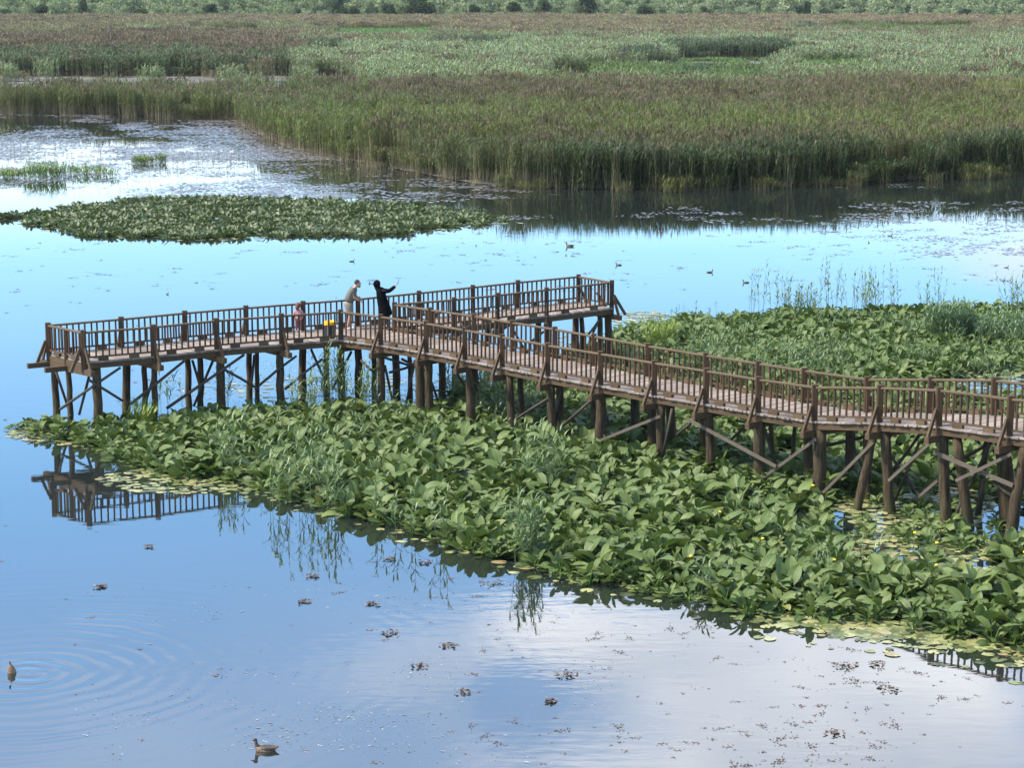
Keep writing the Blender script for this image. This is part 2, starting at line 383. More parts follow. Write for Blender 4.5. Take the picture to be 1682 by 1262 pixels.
def reed_proto(name, n, rad, h, hv, leaf_len, leaf_w, nl, plume, pw, lean=.08, stem_w=.02, low=.3):
    """one tuft of reeds: stems, arching leaves and feathery plumes"""
    b = MB()
    for _ in range(n):
        a = random.uniform(0, 6.283); r = rad * math.sqrt(random.random())
        x, y = r * math.cos(a), r * math.sin(a); hh = h * random.uniform(1 - hv, 1 + hv * .5)
        lx, ly = random.gauss(0, lean) * hh, random.gauss(0, lean) * hh
        wa = random.uniform(0, 6.283); wx, wy = math.cos(wa) * stem_w / 2, math.sin(wa) * stem_w / 2
        b.add([(x - wx, y - wy, 0), (x + wx, y + wy, 0), (x + lx + wx * .4, y + ly + wy * .4, hh), (x + lx - wx * .4, y + ly - wy * .4, hh)], [(0, 1, 2, 3)], 1)
        for k in range(nl):
            f = low + (1 - low) * (k + random.random()) / nl; f = min(f, .98)
            bx, by, bz = x + lx * f, y + ly * f, hh * f
            la = random.uniform(0, 6.283); L = leaf_len * random.uniform(.6, 1.2); e = random.uniform(.5, 1.25)
            cx, cy = math.cos(la), math.sin(la); sx_, sy_ = -cy * leaf_w / 2, cx * leaf_w / 2
            m = (bx + cx * L * .5 * math.cos(e), by + cy * L * .5 * math.cos(e), bz + L * .5 * math.sin(e))
            tp = (bx + cx * L * .95 * math.cos(e * .55), by + cy * L * .95 * math.cos(e * .55), bz + L * .62 * math.sin(e))
            b.add([(bx - sx_ * .5, by - sy_ * .5, bz), (bx + sx_ * .5, by + sy_ * .5, bz), (m[0] + sx_, m[1] + sy_, m[2]), (m[0] - sx_, m[1] - sy_, m[2]), tp], [(0, 1, 2, 3), (3, 2, 4)], 0)
        if random.random() < plume:
            pa = random.uniform(0, 6.283); L = .32 * random.uniform(.7, 1.3)
            for q in range(2):
                qa = pa + q * 1.57; ux, uy = math.cos(qa) * pw / 2, math.sin(qa) * pw / 2
                dx_, dy_ = math.cos(pa) * L * .3, math.sin(pa) * L * .3
                t0 = (x + lx, y + ly, hh - .05)
                b.add([t0, (t0[0] + dx_ * .4 + ux, t0[1] + dy_ * .4 + uy, hh + L * .4), (t0[0] + dx_, t0[1] + dy_, hh + L), (t0[0] + dx_ * .4 - ux, t0[1] + dy_ * .4 - uy, hh + L * .4)], [(0, 1, 2, 3)], 2)
    return b.mesh(name, [M['reedleaf'], M['reedstem'], M['plume']])
# kinds 0-2 plain, 3-5 with plumes, 6-7 sedge (low), 8-9 coarse plain for far away, 10-11 coarse plumed, 12 coarse sedge
RP = [reed_proto('reed_a%d' % i, 34, .75, 2.7, .14, .62, .045, 7, .08, .1) for i in range(3)]
RP += [reed_proto('reed_b%d' % i, 32, .75, 2.75, .12, .58, .045, 6, .6, .13) for i in range(3)]
RP += [reed_proto('sedge_%d' % i, 46, .7, .9, .3, .75, .04, 3, 0, .1, .15, .015, .0) for i in range(2)]
RP += [reed_proto('far_reed_%d' % i, 60, 1.7, 2.7, .18, .8, .1, 7, .1, .18, .06, .05) for i in range(2)]
RP += [reed_proto('far_plumed_%d' % i, 60, 1.7, 2.75, .14, .75, .09, 5, .95, .26, .06, .05) for i in range(2)]
RP_BANK = [reed_proto('reed_bank_%d' % i, 46, .8, 2.45, .22, .72, .06, 11, .05, .1, .12, .02, .03) for i in range(2)]
RP += [reed_proto('far_sedge', 80, 1.6, .9, .3, .9, .09, 3, 0, .1, .12, .04, .0)]

RP += RP_BANK
def reed_points():
    out = []
    def grid(d0, d1, step, dstep):
        P = []
        d = d0
        while d < d1:
            hw = d * 1.0 * (1000 / 3750) + 6
            xs = np.arange(-hw, hw, step); P.append(np.stack([xs + rng.uniform(-.5, .5, len(xs)) * step, d + rng.uniform(-.5, .5, len(xs)) * dstep], 1)); d += dstep
        return np.concatenate(P)
    A = grid(134, 242, 1.0, 1.0); B = grid(242, 640, 2.1, 2.3)
    return A, B
C = lambda *a: np.array(a, float)
def zone(x, y, far):
    n = len(x)
    gx, gy = proj(x, y, 0 * x); _, cy = proj(x, y, 0 * x + 2.8)
    keep = gy < frontier(gx) + (fbm(x * .22, y * .22, 3) - .55) * 9
    n1 = fbm(x * .045, y * .022, 5); n2 = fbm(x * .012 + 9, y * .006, 8); n3 = fbm(x * .16, y * .1, 21)
    tint = np.zeros((n, 3)); pl = np.zeros(n); h = np.ones(n); low = np.zeros(n, bool)
    k = cy + (n1 - .5) * 34
    st = [(10, C(.115, .1, .055), .9), (38, C(.112, .1, .055), .85), (52, C(.1, .115, .062), .5), (66, C(.125, .15, .09), .15), (110, C(.12, .145, .085), .12), (124, C(.075, .09, .04), .4),
          (140, C(.072, .072, .028), .8), (162, C(.072, .083, .027), .5), (178, C(.088, .108, .028), .12), (200, C(.085, .1, .028), .2), (216, C(.07, .074, .028), .65), (236, C(.056, .07, .026), .4), (300, C(.045, .06, .022), .12)]
    ks = [s_[0] for s_ in st]
    for c in range(3): tint[:, c] = np.interp(k, ks, [s_[1][c] for s_ in st])
    pl = np.interp(k, ks, [s_[2] for s_ in st]) * np.interp(y, [240, 420], [.46, .42])
    # left side: plumed brown stand far left, dark tall reeds behind the mud
    lf = (gx < 470 + (n1 - .5) * 160) & (cy < 100) & (cy > 52)
    tint[lf] = C(.11, .095, .052); pl[lf] = .9
    lf2 = (gx < 470) & (y > 308) & (y < 342); tint[lf2] = C(.045, .065, .03); pl[lf2] = .2
    lf3 = (gx < 620) & (y < 240); tint[lf3] = tint[lf3] * .6 + .4 * C(.07, .1, .03); pl[lf3] *= .6
    # yellow-green bank on the diagonal shore
    dg = (gx > 380) & (gx < 900) & (y < 215) & (n2 > .35); tint[dg] = tint[dg] * .5 + .5 * C(.085, .115, .03); pl[dg] *= .6
    bank = (frontier(gx) - gy < 3 + 14 * fbm(x * .12, y * .12, 77)) & (gx > 930 - 60 * n3); tint[bank] = C(.034, .052, .02); pl[bank] = .05  # waterside front: its shade is put into a darker reed tint
    yel = (gx > 1600) & (abs(cy - 143) < 9); tint[yel] = C(.1, .112, .026); pl[yel] = 0
    # clearings and sedge stands
    def box(x0, x1, d0, d1, w=24):
        e = (fbm(x * .05, y * .03, 31) - .5) * 2
        return (gx + e * w * 3 > x0) & (gx + e * w * 2 < x1) & (y + e * w * .5 > d0) & (y + e * w * .5 < d1)
    c1 = box(-900, 600, 238, 313, 10); keep &= ~(c1 & (rng.random(n) > .03))
    for (x0, x1, d0, d1, col, hh) in [(940, 1290, 256, 325, C(.07, .095, .032), 1.25), (1320, 1470, 285, 340, C(.075, .115, .032), 1.35), (1350, 1610, 478, 570, C(.07, .1, .035), 1.5), (570, 730, 440, 535, C(.07, .115, .04), 1.4),
                                     (850, 975, 250, 312, C(.15, .165, .04), .45), (1080, 1310, 325, 372, C(.07, .11, .03), .5), (330, 440, 470, 520, C(.1, .14, .06), 1.3), (0, 130, 440, 480, C(.085, .13, .03), 1.2), (715, 835, 380, 408, C(.05, .07, .03), .6), (480, 570, 350, 385, C(.05, .07, .03), .6)]:
        q = box(x0, x1, d0, d1); tint[q] = col; low |= q; h[q] = hh; pl[q] = 0
    pool = (np.abs(gx - 1240 + 30 * (n3 - .5)) < 30) & (y > 334) & (y < 371); keep &= ~(pool & (np.abs(gx - 1240) < 22 + 6 * n3))
    keep &= ~((gx > 1385) & (gx < 1500) & (y > 520) & (y < 548)); keep &= ~((gx > 1120) & (gx < 1200) & (y > 345) & (y < 366))
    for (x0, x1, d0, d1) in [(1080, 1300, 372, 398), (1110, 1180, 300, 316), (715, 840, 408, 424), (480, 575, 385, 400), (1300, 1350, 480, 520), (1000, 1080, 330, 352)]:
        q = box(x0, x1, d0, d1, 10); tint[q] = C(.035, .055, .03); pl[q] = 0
    # scattered dips so that shaded fronts show through the stand
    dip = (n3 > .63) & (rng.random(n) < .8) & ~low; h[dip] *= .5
    h *= (.84 + .32 * n1 + rng.normal(0, .06, n)) * (.84 + .34 * fbm(x * .1, y * .07, 91))
    h[(gx < 470) & (y > 308) & (y < 410)] *= 1.12
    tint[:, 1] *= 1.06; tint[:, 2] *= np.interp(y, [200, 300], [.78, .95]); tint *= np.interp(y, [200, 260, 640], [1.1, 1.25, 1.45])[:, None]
    tint *= (.85 + .3 * rng.random(n))[:, None] * (.8 + .4 * n3)[:, None]
    plumed = rng.random(n) < pl
    idx = np.where(low, 6 + rng.integers(0, 2, n), np.where(plumed, 3 + rng.integers(0, 3, n), rng.integers(0, 3, n)))
    if far: idx = np.where(low, 12, np.where(plumed, 10 + rng.integers(0, 2, n), 8 + rng.integers(0, 2, n)))
    brown = np.interp(k, [10, 60, 130, 220], [0, .5, .6, 1])[:, None]
    plume = C(.3, .225, .15) * (1 - brown) + C(.15, .12, .065) * brown
    if not far: idx = np.where(bank & (rng.random(n) < .8), 13 + rng.integers(0, 2, n), idx)
    plume = plume * (.7 + .6 * rng.random(n))[:, None]
    return keep, tint, plume, h, idx
A, B = reed_points()
PT, RT, SC, IX, TI, PL = [], [], [], [], [], []
for P, far in ((A, False), (B, True)):
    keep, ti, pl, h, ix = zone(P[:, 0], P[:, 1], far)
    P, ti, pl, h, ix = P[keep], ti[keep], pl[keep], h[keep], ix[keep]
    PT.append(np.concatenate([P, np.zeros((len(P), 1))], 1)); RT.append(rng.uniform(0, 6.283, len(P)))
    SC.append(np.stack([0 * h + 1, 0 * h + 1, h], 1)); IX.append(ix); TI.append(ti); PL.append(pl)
for (x0, x1, n_) in [(1060, 1190, 34), (1240, 1262, 12), (1560, 1650, 30), (1350, 1420, 8), (780, 1680, 16)]:
    qx = rng.uniform(x0, x1, n_); P = np.array([list(bp(x_, frontier(x_) + rng.uniform(-3, 2.5))) for x_ in qx]); PT.append(P * C(1, 1, 0)); RT.append(rng.uniform(0, 6.283, n_))
    SC.append(np.stack([np.full(n_, .9), np.full(n_, .9), rng.uniform(.35, 1.0, n_)], 1)); IX.append(6 + rng.integers(0, 2, n_)); TI.append(np.tile(C(.085, .1, .026), (n_, 1)) * rng.uniform(.5, 1.2, (n_, 1))); PL.append(np.zeros((n_, 3)))
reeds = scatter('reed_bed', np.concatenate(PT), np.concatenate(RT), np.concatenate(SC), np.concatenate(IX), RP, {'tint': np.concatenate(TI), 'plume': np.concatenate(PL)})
tag(reeds, 'wide bed of tall green and brown reeds filling the marsh beyond the pond', 'reed bed', kind='stuff')
pm = plain('pool_mud', (.2, .18, .17), .5)
pm2 = plain('pale_mud_glint', (.5, .48, .46), .5)  # white glint in the marsh clearing, put into the pale colour of a mud strip
tag(sheet('mud_glint', [bp(1240 + 19 * math.cos(a_) * (1 + .2 * math.sin(3 * a_)), 103 + .8 * math.sin(a_) * (1 + .4 * math.cos(5 * a_)), .075) for a_ in np.linspace(0, 6.283, 33)[:-1]], pm2), kind='structure')

# ------------------------------------------------------------------ far trees
def leaf_cloud(b, c, rx, rz, n, size, mi=0):
    for _ in range(n):
        v = Vector((random.gauss(0, 1), random.gauss(0, 1), random.gauss(0, 1))).normalized() * (random.random() ** .4)
        p = Vector(c) + Vector((v.x * rx, v.y * rx, v.z * rz))
        a = Vector((random.gauss(0, 1), random.gauss(0, 1), random.gauss(0, 1))).normalized(); q = a.cross(Vector((random.gauss(0, 1), random.gauss(0, 1), .3))).normalized()
        s_ = size * random.uniform(.5, 1.3)
        b.add([p - a * s_, p + q * s_ * .55, p + a * s_, p - q * s_ * .55], [(0, 1, 2, 3)], mi)
def bush_crown(h, w, clumps, per, size):
    b = MB()
    for _ in range(clumps):
        f = random.random(); a = random.uniform(0, 6.283); r = w * (1 - .55 * f) * math.sqrt(random.random()) * .8
        leaf_cloud(b, (r * math.cos(a), r * math.sin(a), h * (.14 + .74 * f)), w * .34 * random.uniform(.7, 1.2), h * .15 * random.uniform(.7, 1.3), per, size)
    return b
def tree_leaf(name, stops): return leaf_mat(name, stops, rough=.65, spec=.2, tw=.35)
M['willow'] = tree_leaf('willow_leaf', [(.05, (.16, .19, .1)), (.5, (.24, .28, .15)), (.95, (.32, .35, .2))])
M['darktree'] = tree_leaf('dark_tree_leaf', [(.05, (.01, .02, .012)), (.5, (.02, .032, .02)), (.95, (.036, .05, .03))])
M['bark'] = plain('bark', (.08, .065, .05), .9)
M['willow_dull'] = tree_leaf('willow_dull_leaf', [(.05, (.06, .085, .05)), (.5, (.1, .13, .075)), (.95, (.15, .18, .1))])
WP = []
for i in range(5):
    b = bush_crown(8.2 * random.uniform(.7, 1.2), 4.6 * random.uniform(.7, 1.2), random.randint(14, 26), 70, .4)
    WP.append(b.mesh('willow_%d' % i, M['willow' if i % 5 != 3 else 'willow_dull']))
pts = []; ixs = []; scs = []
for row, (d0, hs) in enumerate([(664, .62), (676, .8), (690, .95), (706, 1.05), (724, 1.25), (742, 1.5), (764, 1.7)]):
    for x in np.arange(-210, 210, 5.2):
        pts.append((x + rng.uniform(-2, 2), d0 + rng.uniform(-5, 5), 0)); ixs.append(rng.integers(0, 5)); scs.append(hs * rng.uniform(.6, 1.25))
wl_ = scatter('willow_thicket', pts, rng.uniform(0, 6.283, len(pts)), np.array(scs), ixs, WP)
tag(wl_, 'pale green thicket of willow scrub along the far edge of the marsh', 'thicket', kind='stuff')
TR = []
for i in range(3):
    cb = bush_crown(6.6, 3.9, 30, 65, .38).mesh('crown', M['darktree'])
    tb = MB(); tb.tube([(0, 0, 0), (.1, .05, 1.6), (.05, .1, 3.4), (.2, 0, 5.2)], [.3, .24, .16, .06], 7)
    for k in range(6):
        a = k * 1.05; z0 = 1.2 + .5 * k; tb.tube([(.08, .05, z0), (math.cos(a) * 1.1, math.sin(a) * 1.1, z0 + .8), (math.cos(a) * 2.0, math.sin(a) * 2.0, z0 + 1.3)], [.12, .07, .03], 5)
    TR.append((cb, tb.mesh('trunk', M['bark'])))
trees = [(22, 22, .75, .8, 'low dark shrub at the far left end of the distant tree line'), (78, 20, .85, .8, 'dark shrub beside a taller dark tree in the distant tree line at the left'),
         (146, 20, 1.0, .62, 'narrow very dark tree standing alone in the left of the distant tree line'), (122, 19, .6, .6, 'small dark bush just left of the narrow dark tree far off'),
         (238, 25, .75, .9, 'wide dull green bush in the distant tree line above the brown plumed reeds'), (352, 18, .9, .75, 'greyish dark bush in the distant tree line above the light green reed stripe'),
         (560, 26, 1.0, .85, 'rounded dark bush first of the dark run left of centre in the distance'), (585, 24, .8, .7, 'smaller dark bush hugging the rounded one left of centre in the distance'),
         (640, 25, .9, .8, 'dark bush leaning on the biggest dark tree of the distant tree line'), (688, 26, 1.15, 1.15, 'biggest and darkest rounded tree of the distant tree line'),
         (780, 22, .85, .7, 'lone grey green bush right of the biggest dark tree far off'), (845, 21, .95, .85, 'dark bush left one of a broad pair above the reed marsh'),
         (890, 20, .95, .95, 'dark bush right one of a broad pair above the reed marsh'), (962, 21, 1.1, .95, 'dark rounded tree just right of the picture centre in the distant line'),
         (1058, 20, .85, .9, 'dull dark shrub between two pale willow gaps far off'), (1155, 17, .8, .75, 'small dark shrub in the distant line above the dark reed front'),
         (1215, 17, .65, .7, 'tiny dark shrub left of the compact dark evergreen far off'), (1320, 18, .95, .55, 'compact dark evergreen bush in the right part of the distant tree line'),
         (1360, 15, .7, .8, 'greyish shrub touching the compact dark evergreen bush far off'), (1575, 12, .75, .8, 'dark shrub above the vivid green sedge in the right distance'),
         (1610, 12, .6, .7, 'last small dark shrub at the right end of the distant tree line')]
for i, (px, py, hs, ws, lab) in enumerate(trees):
    d = 651 + (i * 37 % 7) * .8; x = (px - CX) / F * d
    cb, tb = TR[i % 3]
    e = empty('dark_shrub', (x, d, 0), i * 1.7); e.scale = (ws ** 1.6 * 1.2, ws ** 1.6 * 1.2, hs ** 2 * 1.15)
    tag(e, lab, 'shrub', 'dark shrubs and trees of the distant tree line')
    link('crown', cb, e); link('trunk', tb, e)

# ------------------------------------------------------------------ boardwalk
ZR = 2.97; RH = .9; ZD = ZR - RH
def L3(lst, z): return [bp(x, y, z) for x, y in lst]
NL = L3([(136, 546), (251, 537), (355, 526.5), (462, 518.5)], ZR)
FL = L3([(79, 534), (199, 524), (303, 514), (404, 505.5), (498, 498), (588, 491), (688, 481), (777, 471.5), (851, 463.5), (950, 454)], ZR)
NR = L3([(746, 492), (817, 484.5), (898, 475.5), (1005, 463.5)], ZR)
NW = L3([(559.5, 512), (625, 520), (700, 531), (763.6, 542), (825, 553), (900, 567), (987, 581), (1075, 596), (1160, 609), (1246, 623), (1339, 636)], ZR)
FW_ = L3([(647.5, 500), (707, 508.6), (778.6, 519), (841, 529.5), (911, 540.5), (976, 552), (1064, 568), (1160, 583.5), (1246, 597), (1321, 608.5), (1425, 623)], ZR)
NW += [bp(1446, 636.8, ZR + .25), bp(1543.6, 640.6, ZR + .5)]
FW_ += [bp(1529, 623, ZR + .25), bp(1634, 624.5, ZR + .5)]
for k in range(3):                      # the walkway goes on beyond the right edge
    d = Vector((1.42, -1.32, .03)) * 1.02
    NW.append(NW[-1] + d); FW_.append(FW_[-1] + d)
BW = empty('boardwalk', (bp(560, 640).x, bp(560, 640).y, 0))
tag(BW, 'brown wooden boardwalk on log piles with T shaped viewing platform over the pond', 'boardwalk')
BWL = BW.location.copy()
def bpart(mb, name, mat, parent=None):
    mb.v = [tuple(Vector(v) - BWL) for v in mb.v]
    return mb.build(name, mat, parent if parent is not None else BW)
DZ = Vector((0, 0, 1))
# posts
def post(p, extra=.07, w=.155):
    b = MB(); j = Vector((random.uniform(-.01, .01), random.uniform(-.01, .01), 0))
    b.cbar(p - DZ * (RH + .3), p + DZ * extra + j, w, w, (0, 1, 0), .02)
    bpart(b, 'post', M['post'])
for p in NL + NR + FL + NW + FW_: post(p)
post((NL[0] + FL[0]) / 2, -.02, .12)
BAL = []
def rail(p, q, nb=None):
    b = MB(); d = (q - p).normalized()
    b.cbar(p - DZ * .02, q - DZ * .02, .1, .06)
    r = bpart(b, 'top_rail', M['rail'])
    b = MB(); p2 = p - DZ * (RH - .125); q2 = q - DZ * (RH - .125); L = (q - p).length
    b.bar(p2 + d * .08, q2 - d * .08, .06, .05)
    for f in ((.28, .72) if L > 1.4 else (.5,)):
        c = p + (q - p) * f - DZ * (RH - .053)
        b.bar(c - d * .15, c + d * .15, .1, .1)
    bpart(b, 'bottom_rail', M['beam'], r)
    n = nb or max(3, int(round(L / .2)))
    for k in range(1, n):
        c = p + (q - p) * (k / n) + d * random.uniform(-.012, .012)
        BAL.append((c - DZ * .05, c - DZ * (RH - .11) + d * random.uniform(-.01, .01), d, r))
def chain(ps):
    for a, b in zip(ps[:-1], ps[1:]): rail(a, b)
chain(NL + [NW[0]]); chain(FL); chain([FW_[0]] + NR); chain(NW); chain(FW_)
mid = (NL[0] + FL[0]) / 2
rail(FL[0], mid, 5); rail(mid, NL[0], 5); rail(FL[-1], NR[-1])
def vis(p):
    x, y = proj(*p); return 0 < x < 1682
BAL.sort(key=lambda t_: (0 if vis(t_[0]) else 1, t_[0].y))
rest = MB()
for i, (a, c, d, r) in enumerate(BAL):
    if i < 100:
        b = MB(); b.bar(a, c, .042, .042, d); bpart(b, 'baluster', M['post'], r)
    else: rest.bar(a, c, .042, .042, d)
o = bpart(rest, 'baluster', M['post']); o['kind'] = 'stuff'
# deck planks
def deck(quads):
    b = MB()
    for (a0, b0, a1, b1) in quads:      # a: near edge, b: far edge, from 0 to 1
        L = max((a1 - a0).length, (b1 - b0).length); n = max(1, int(round(L / .16)))
        for k in range(n):
            f0 = (k + .04) / n; f1 = (k + .96) / n; z = random.uniform(-.006, .004)
            c = [a0 + (a1 - a0) * f0, b0 + (b1 - b0) * f0, b0 + (b1 - b0) * f1, a0 + (a1 - a0) * f1]
            w = (c[1] - c[0]).normalized() * (.1 + random.uniform(-.03, .03)); w2 = (c[2] - c[3]).normalized() * (.1 + random.uniform(-.03, .03))
            c = [c[0] - w, c[1] + w, c[2] + w2, c[3] - w2]
            up = DZ * (z - RH); dn = DZ * (z - RH - .05)
            vs = [x + dn for x in c] + [x + up for x in c]
            b.add(vs, [(0, 3, 2, 1), (4, 5, 6, 7), (0, 1, 5, 4), (1, 2, 6, 5), (2, 3, 7, 6), (3, 0, 4, 7)])
    return bpart(b, 'deck', M['plank'])
NLc = NL + [NW[0]]; FLl = FL[:5]
def quads(a, b_):
    n = min(len(a), len(b_)); return [(a[i], b_[i], a[i + 1], b_[i + 1]) for i in range(n - 1)]
deck(quads(NLc, FLl))
deck([(NW[0], FL[4], FW_[0], FL[6])])
deck(quads([FW_[0]] + NR, [FL[6], FL[7], FL[8], FL[8] + (FL[9] - FL[8]) * .5, FL[9]]))
deck(quads(NW[:11], FW_[:11])); deck(quads(NW[10:], FW_[10:]))
# stringers under the planks
def stringer(p, q, off, w=.09, h=.17):
    b = MB(); b.bar(p - DZ * (RH + .053 + h / 2) + off, q - DZ * (RH + .053 + h / 2) + off, w, h); bpart(b, 'stringer', M['beam'])
def lerp(a, b_, f): return a + (b_ - a) * f
Z0 = Vector((0, 0, 0))
for ch, op in ((NLc, FLl), (NW, FW_), ([FW_[0]] + NR, FL[6:])):
    for a, b_ in zip(ch[:-1], ch[1:]): stringer(a, b_, Z0)
for ch in (FL, FW_):
    for a, b_ in zip(ch[:-1], ch[1:]): stringer(a, b_, Z0)
for a, b_ in zip(quads(NW, FW_)[:-1], quads(NW, FW_)[1:]):
    stringer((a[0] + a[1]) / 2, (b_[0] + b_[1]) / 2, Z0)
stringer(FL[0], NL[0], Z0); stringer(FL[-1], NR[-1], Z0)
# cross beams with protruding tips, struts from post to tip
def xbeam(a, b_, ea=.5, eb=.5, dz=0):
    w = (b_ - a); w.z = 0; w.normalize()
    m = MB(); zz = -DZ * (RH + .053 + .17 + .085 + .004 + dz)
    m.bar(a - w * ea + zz, b_ + w * eb + zz, .14, .17); bpart(m, 'cross_beam', M['beam'])
    return w
def strut(p, w, out=.42):
    m = MB(); m.bar(p - DZ * .48 - w * .1, p - DZ * (RH + .3) - w * out, .06, .09); bpart(m, 'strut', M['beam'])
for i in range(5):
    a, b_ = NLc[i], FLl[i]
    if i < 4:
        w = xbeam(a, b_); strut(a, w); strut(b_, -w)
for i in range(len(NW)):
    a, b_ = NW[i], FW_[i]; w = xbeam(a, b_, .45 if i else .1, .45)
    if i > 0: strut(a, w); 
    if i > 5: strut(b_, -w)
fr = [FL[6], FL[7], FL[8], lerp(FL[8], FL[9], .55), FL[9]]
for i, a in enumerate(NR):
    w = xbeam(a, fr[i + 1]); strut(a, w)
for p in FL[4:7]: xbeam(p, p + (NW[0] - FL[4]).normalized() * 1.5, .45, 0)
e = (FL[0] - FL[1]).normalized()        # long tips and struts at the two ends
for p in (lerp(FL[0], NL[0], .04), lerp(FL[0], NL[0], .55)):
    m = MB(); m.bar(p + e * .75 - DZ * (RH + .3), p - e * 1.6 - DZ * (RH + .3), .13, .15); bpart(m, 'cross_beam', M['beam'])
strut(NL[0], -e); strut(FL[0], -e)
e2 = (FL[9] - FL[8]).normalized(); strut(FL[9], -e2, .55); strut(NR[-1], -e2, .62); strut(lerp(FL[9], NR[-1], .5), -e2, .6)
# log piles: (pixel x at the top, pixel x at the foot, line, radius)
def on_line(px, ch, z):
    """where the vertical through pixel column px meets a plan polyline at height z"""
    best = None
    for a, b_ in zip(ch[:-1], ch[1:]):
        xa = proj(a.x, a.y, z)[0]; xb = proj(b_.x, b_.y, z)[0]
        f = (px - xa) / (xb - xa)
        if best is None or abs(f - .5) < abs(best[0] - .5): best = (f, a + (b_ - a) * f)
    p = best[1]; on_line.rz = p.z; return Vector((p.x, p.y, z))
def inner(chA, chB, f): return [lerp(a, b_, f) for a, b_ in zip(chA, chB)]
LN, LFr, LM = inner(NLc, FLl, .06), inner(NLc, FLl, .94), inner(NLc, FLl, .5)
WN, WF, WM = inner(NW, FW_, .05), inner(NW, FW_, .95), inner(NW, FW_, .5)
RN = inner([FW_[0]] + NR, fr, .06); RF = inner([FW_[0]] + NR, fr, .94)
CN = [lerp(FL[4], NW[0], .5), lerp(FL[5], FW_[0], .55)]
def pile(xt, xf, ch, r, zt=None):
    top = on_line(xt, ch, 1.7); rz_ = on_line.rz; zt = rz_ - RH - .228
    # foot: same depth, shifted so that its pixel column is xf
    x, y = proj(top.x, top.y, 0); dxm = (xf - x) * (top.y / F)
    foot = Vector((top.x + dxm, top.y, -.4))
    b = MB(); n = 6; pts = [lerp(Vector((top.x, top.y, zt)), foot, k / n) for k in range(n + 1)]
    pts = [p + Vector((random.gauss(0, .012), random.gauss(0, .012), 0)) for p in pts]
    b.tube(pts, [r * (.92 + .16 * k / n) * random.uniform(.96, 1.04) for k in range(n + 1)], 10)
    bpart(b, 'pile', M['pile'])
zl = 1.76
for xt, xf, ch, r in [(88, 94, LFr, .11), (112, 116, LM, .09), (158, 163, LN, .14), (206.5, 208, LFr, .13), (237.5, 239, LM, .09), (253, 254, LN, .1), (309, 310, LFr, .1), (328, 329, LM, .1), (362, 364, LN, .14),
                      (409, 410.5, LFr, .1), (421.5, 423, LM, .075), (459, 461, LN, .13), (495.7, 497, LFr, .13), (536, 537, LM, .1), (560, 561, WN, .12),
                      (588, 589, WM, .13), (614, 615, WF, .09), (626, 627, WN, .13), (650, 651, CN, .13), (672, 676, WF, .08), (690, 690, WN, .15), (704, 705, WN, .13), (726, 727, WF, .12), (772, 773, WN, .15), (780, 784, WF, .09),
                      (837, 842, WN, .13), (853.5, 858, WM, .1), (905, 907, WN, .13), (919, 921, WM, .12), (975, 976, WM, .1), (986, 985, WN, .16), (1043, 1043, WF, .14), (1070, 1072, WM, .13), (1085, 1086, WN, .13), (1103, 1103, WF, .14),
                      (1156, 1157, WM, .11), (1165, 1168, WN, .13), (1248, 1249, WN, .16), (1264, 1272, WF, .07), (1328, 1328, WM, .13), (1347, 1344, WN, .18), (1308, 1297, WF, .06), (1397, 1396, WF, .14), (1425, 1426, WM, .13),
                      (1437, 1402, WN, .11), (1453, 1464, WN, .14), (1546, 1556, WN, .14), (1571, 1596, WN, .13), (1646, 1660, WM, .2), (1682, 1655, WN, .14), (1622, 1606, WF, .08), (1720, 1722, WN, .15), (1760, 1764, WF, .15)]:
    pile(xt, xf, ch, r, 1.78 if xt < 1400 else 2.1)
for xt, xf, ch, r in [(748, 748, RN, .12), (700, 700, RF, .12), (822, 822, RN, .12), (800, 800, RF, .11), (901, 902, RN, .13), (884, 884, RF, .11), (946, 946, RF, .12), (955, 957, RF, .09), (985, 987, RN, .1), (999, 999, RN, .14)]:
    pile(xt, xf, ch, r, 1.78)
# diagonal braces given by pixel end points on a vertical plane
def brace(x0, y0, x1, y1, ch, w=.09, off=0.0):
    i = min(range(len(ch) - 1), key=lambda k: abs(proj(*((ch[k] + ch[k + 1]) / 2))[0] - (x0 + x1) / 2))
    A_, B_ = ch[i], ch[i + 1]; nrm = Vector((B_.y - A_.y, A_.x - B_.x, 0)).normalized()
    if nrm.y > 0: nrm = -nrm
    A_ = A_ + nrm * (.13 + off); B_ = B_ + nrm * (.13 + off)
    p = bp_plane(x0, y0, A_, B_); q = bp_plane(x1, y1, A_, B_)
    m = MB()
    if w >= .12:
        m.bar(p, q, .05, w * .66, (0, 0, 1)); bpart(m, 'brace', M['brace_pale']); return
    else: m.tube([p, lerp(p, q, .5) + Vector((0, 0, random.uniform(-.03, .03))), q], [w * .5, w * .48, w * .44], 7); bpart(m, 'brace', M['brace'])
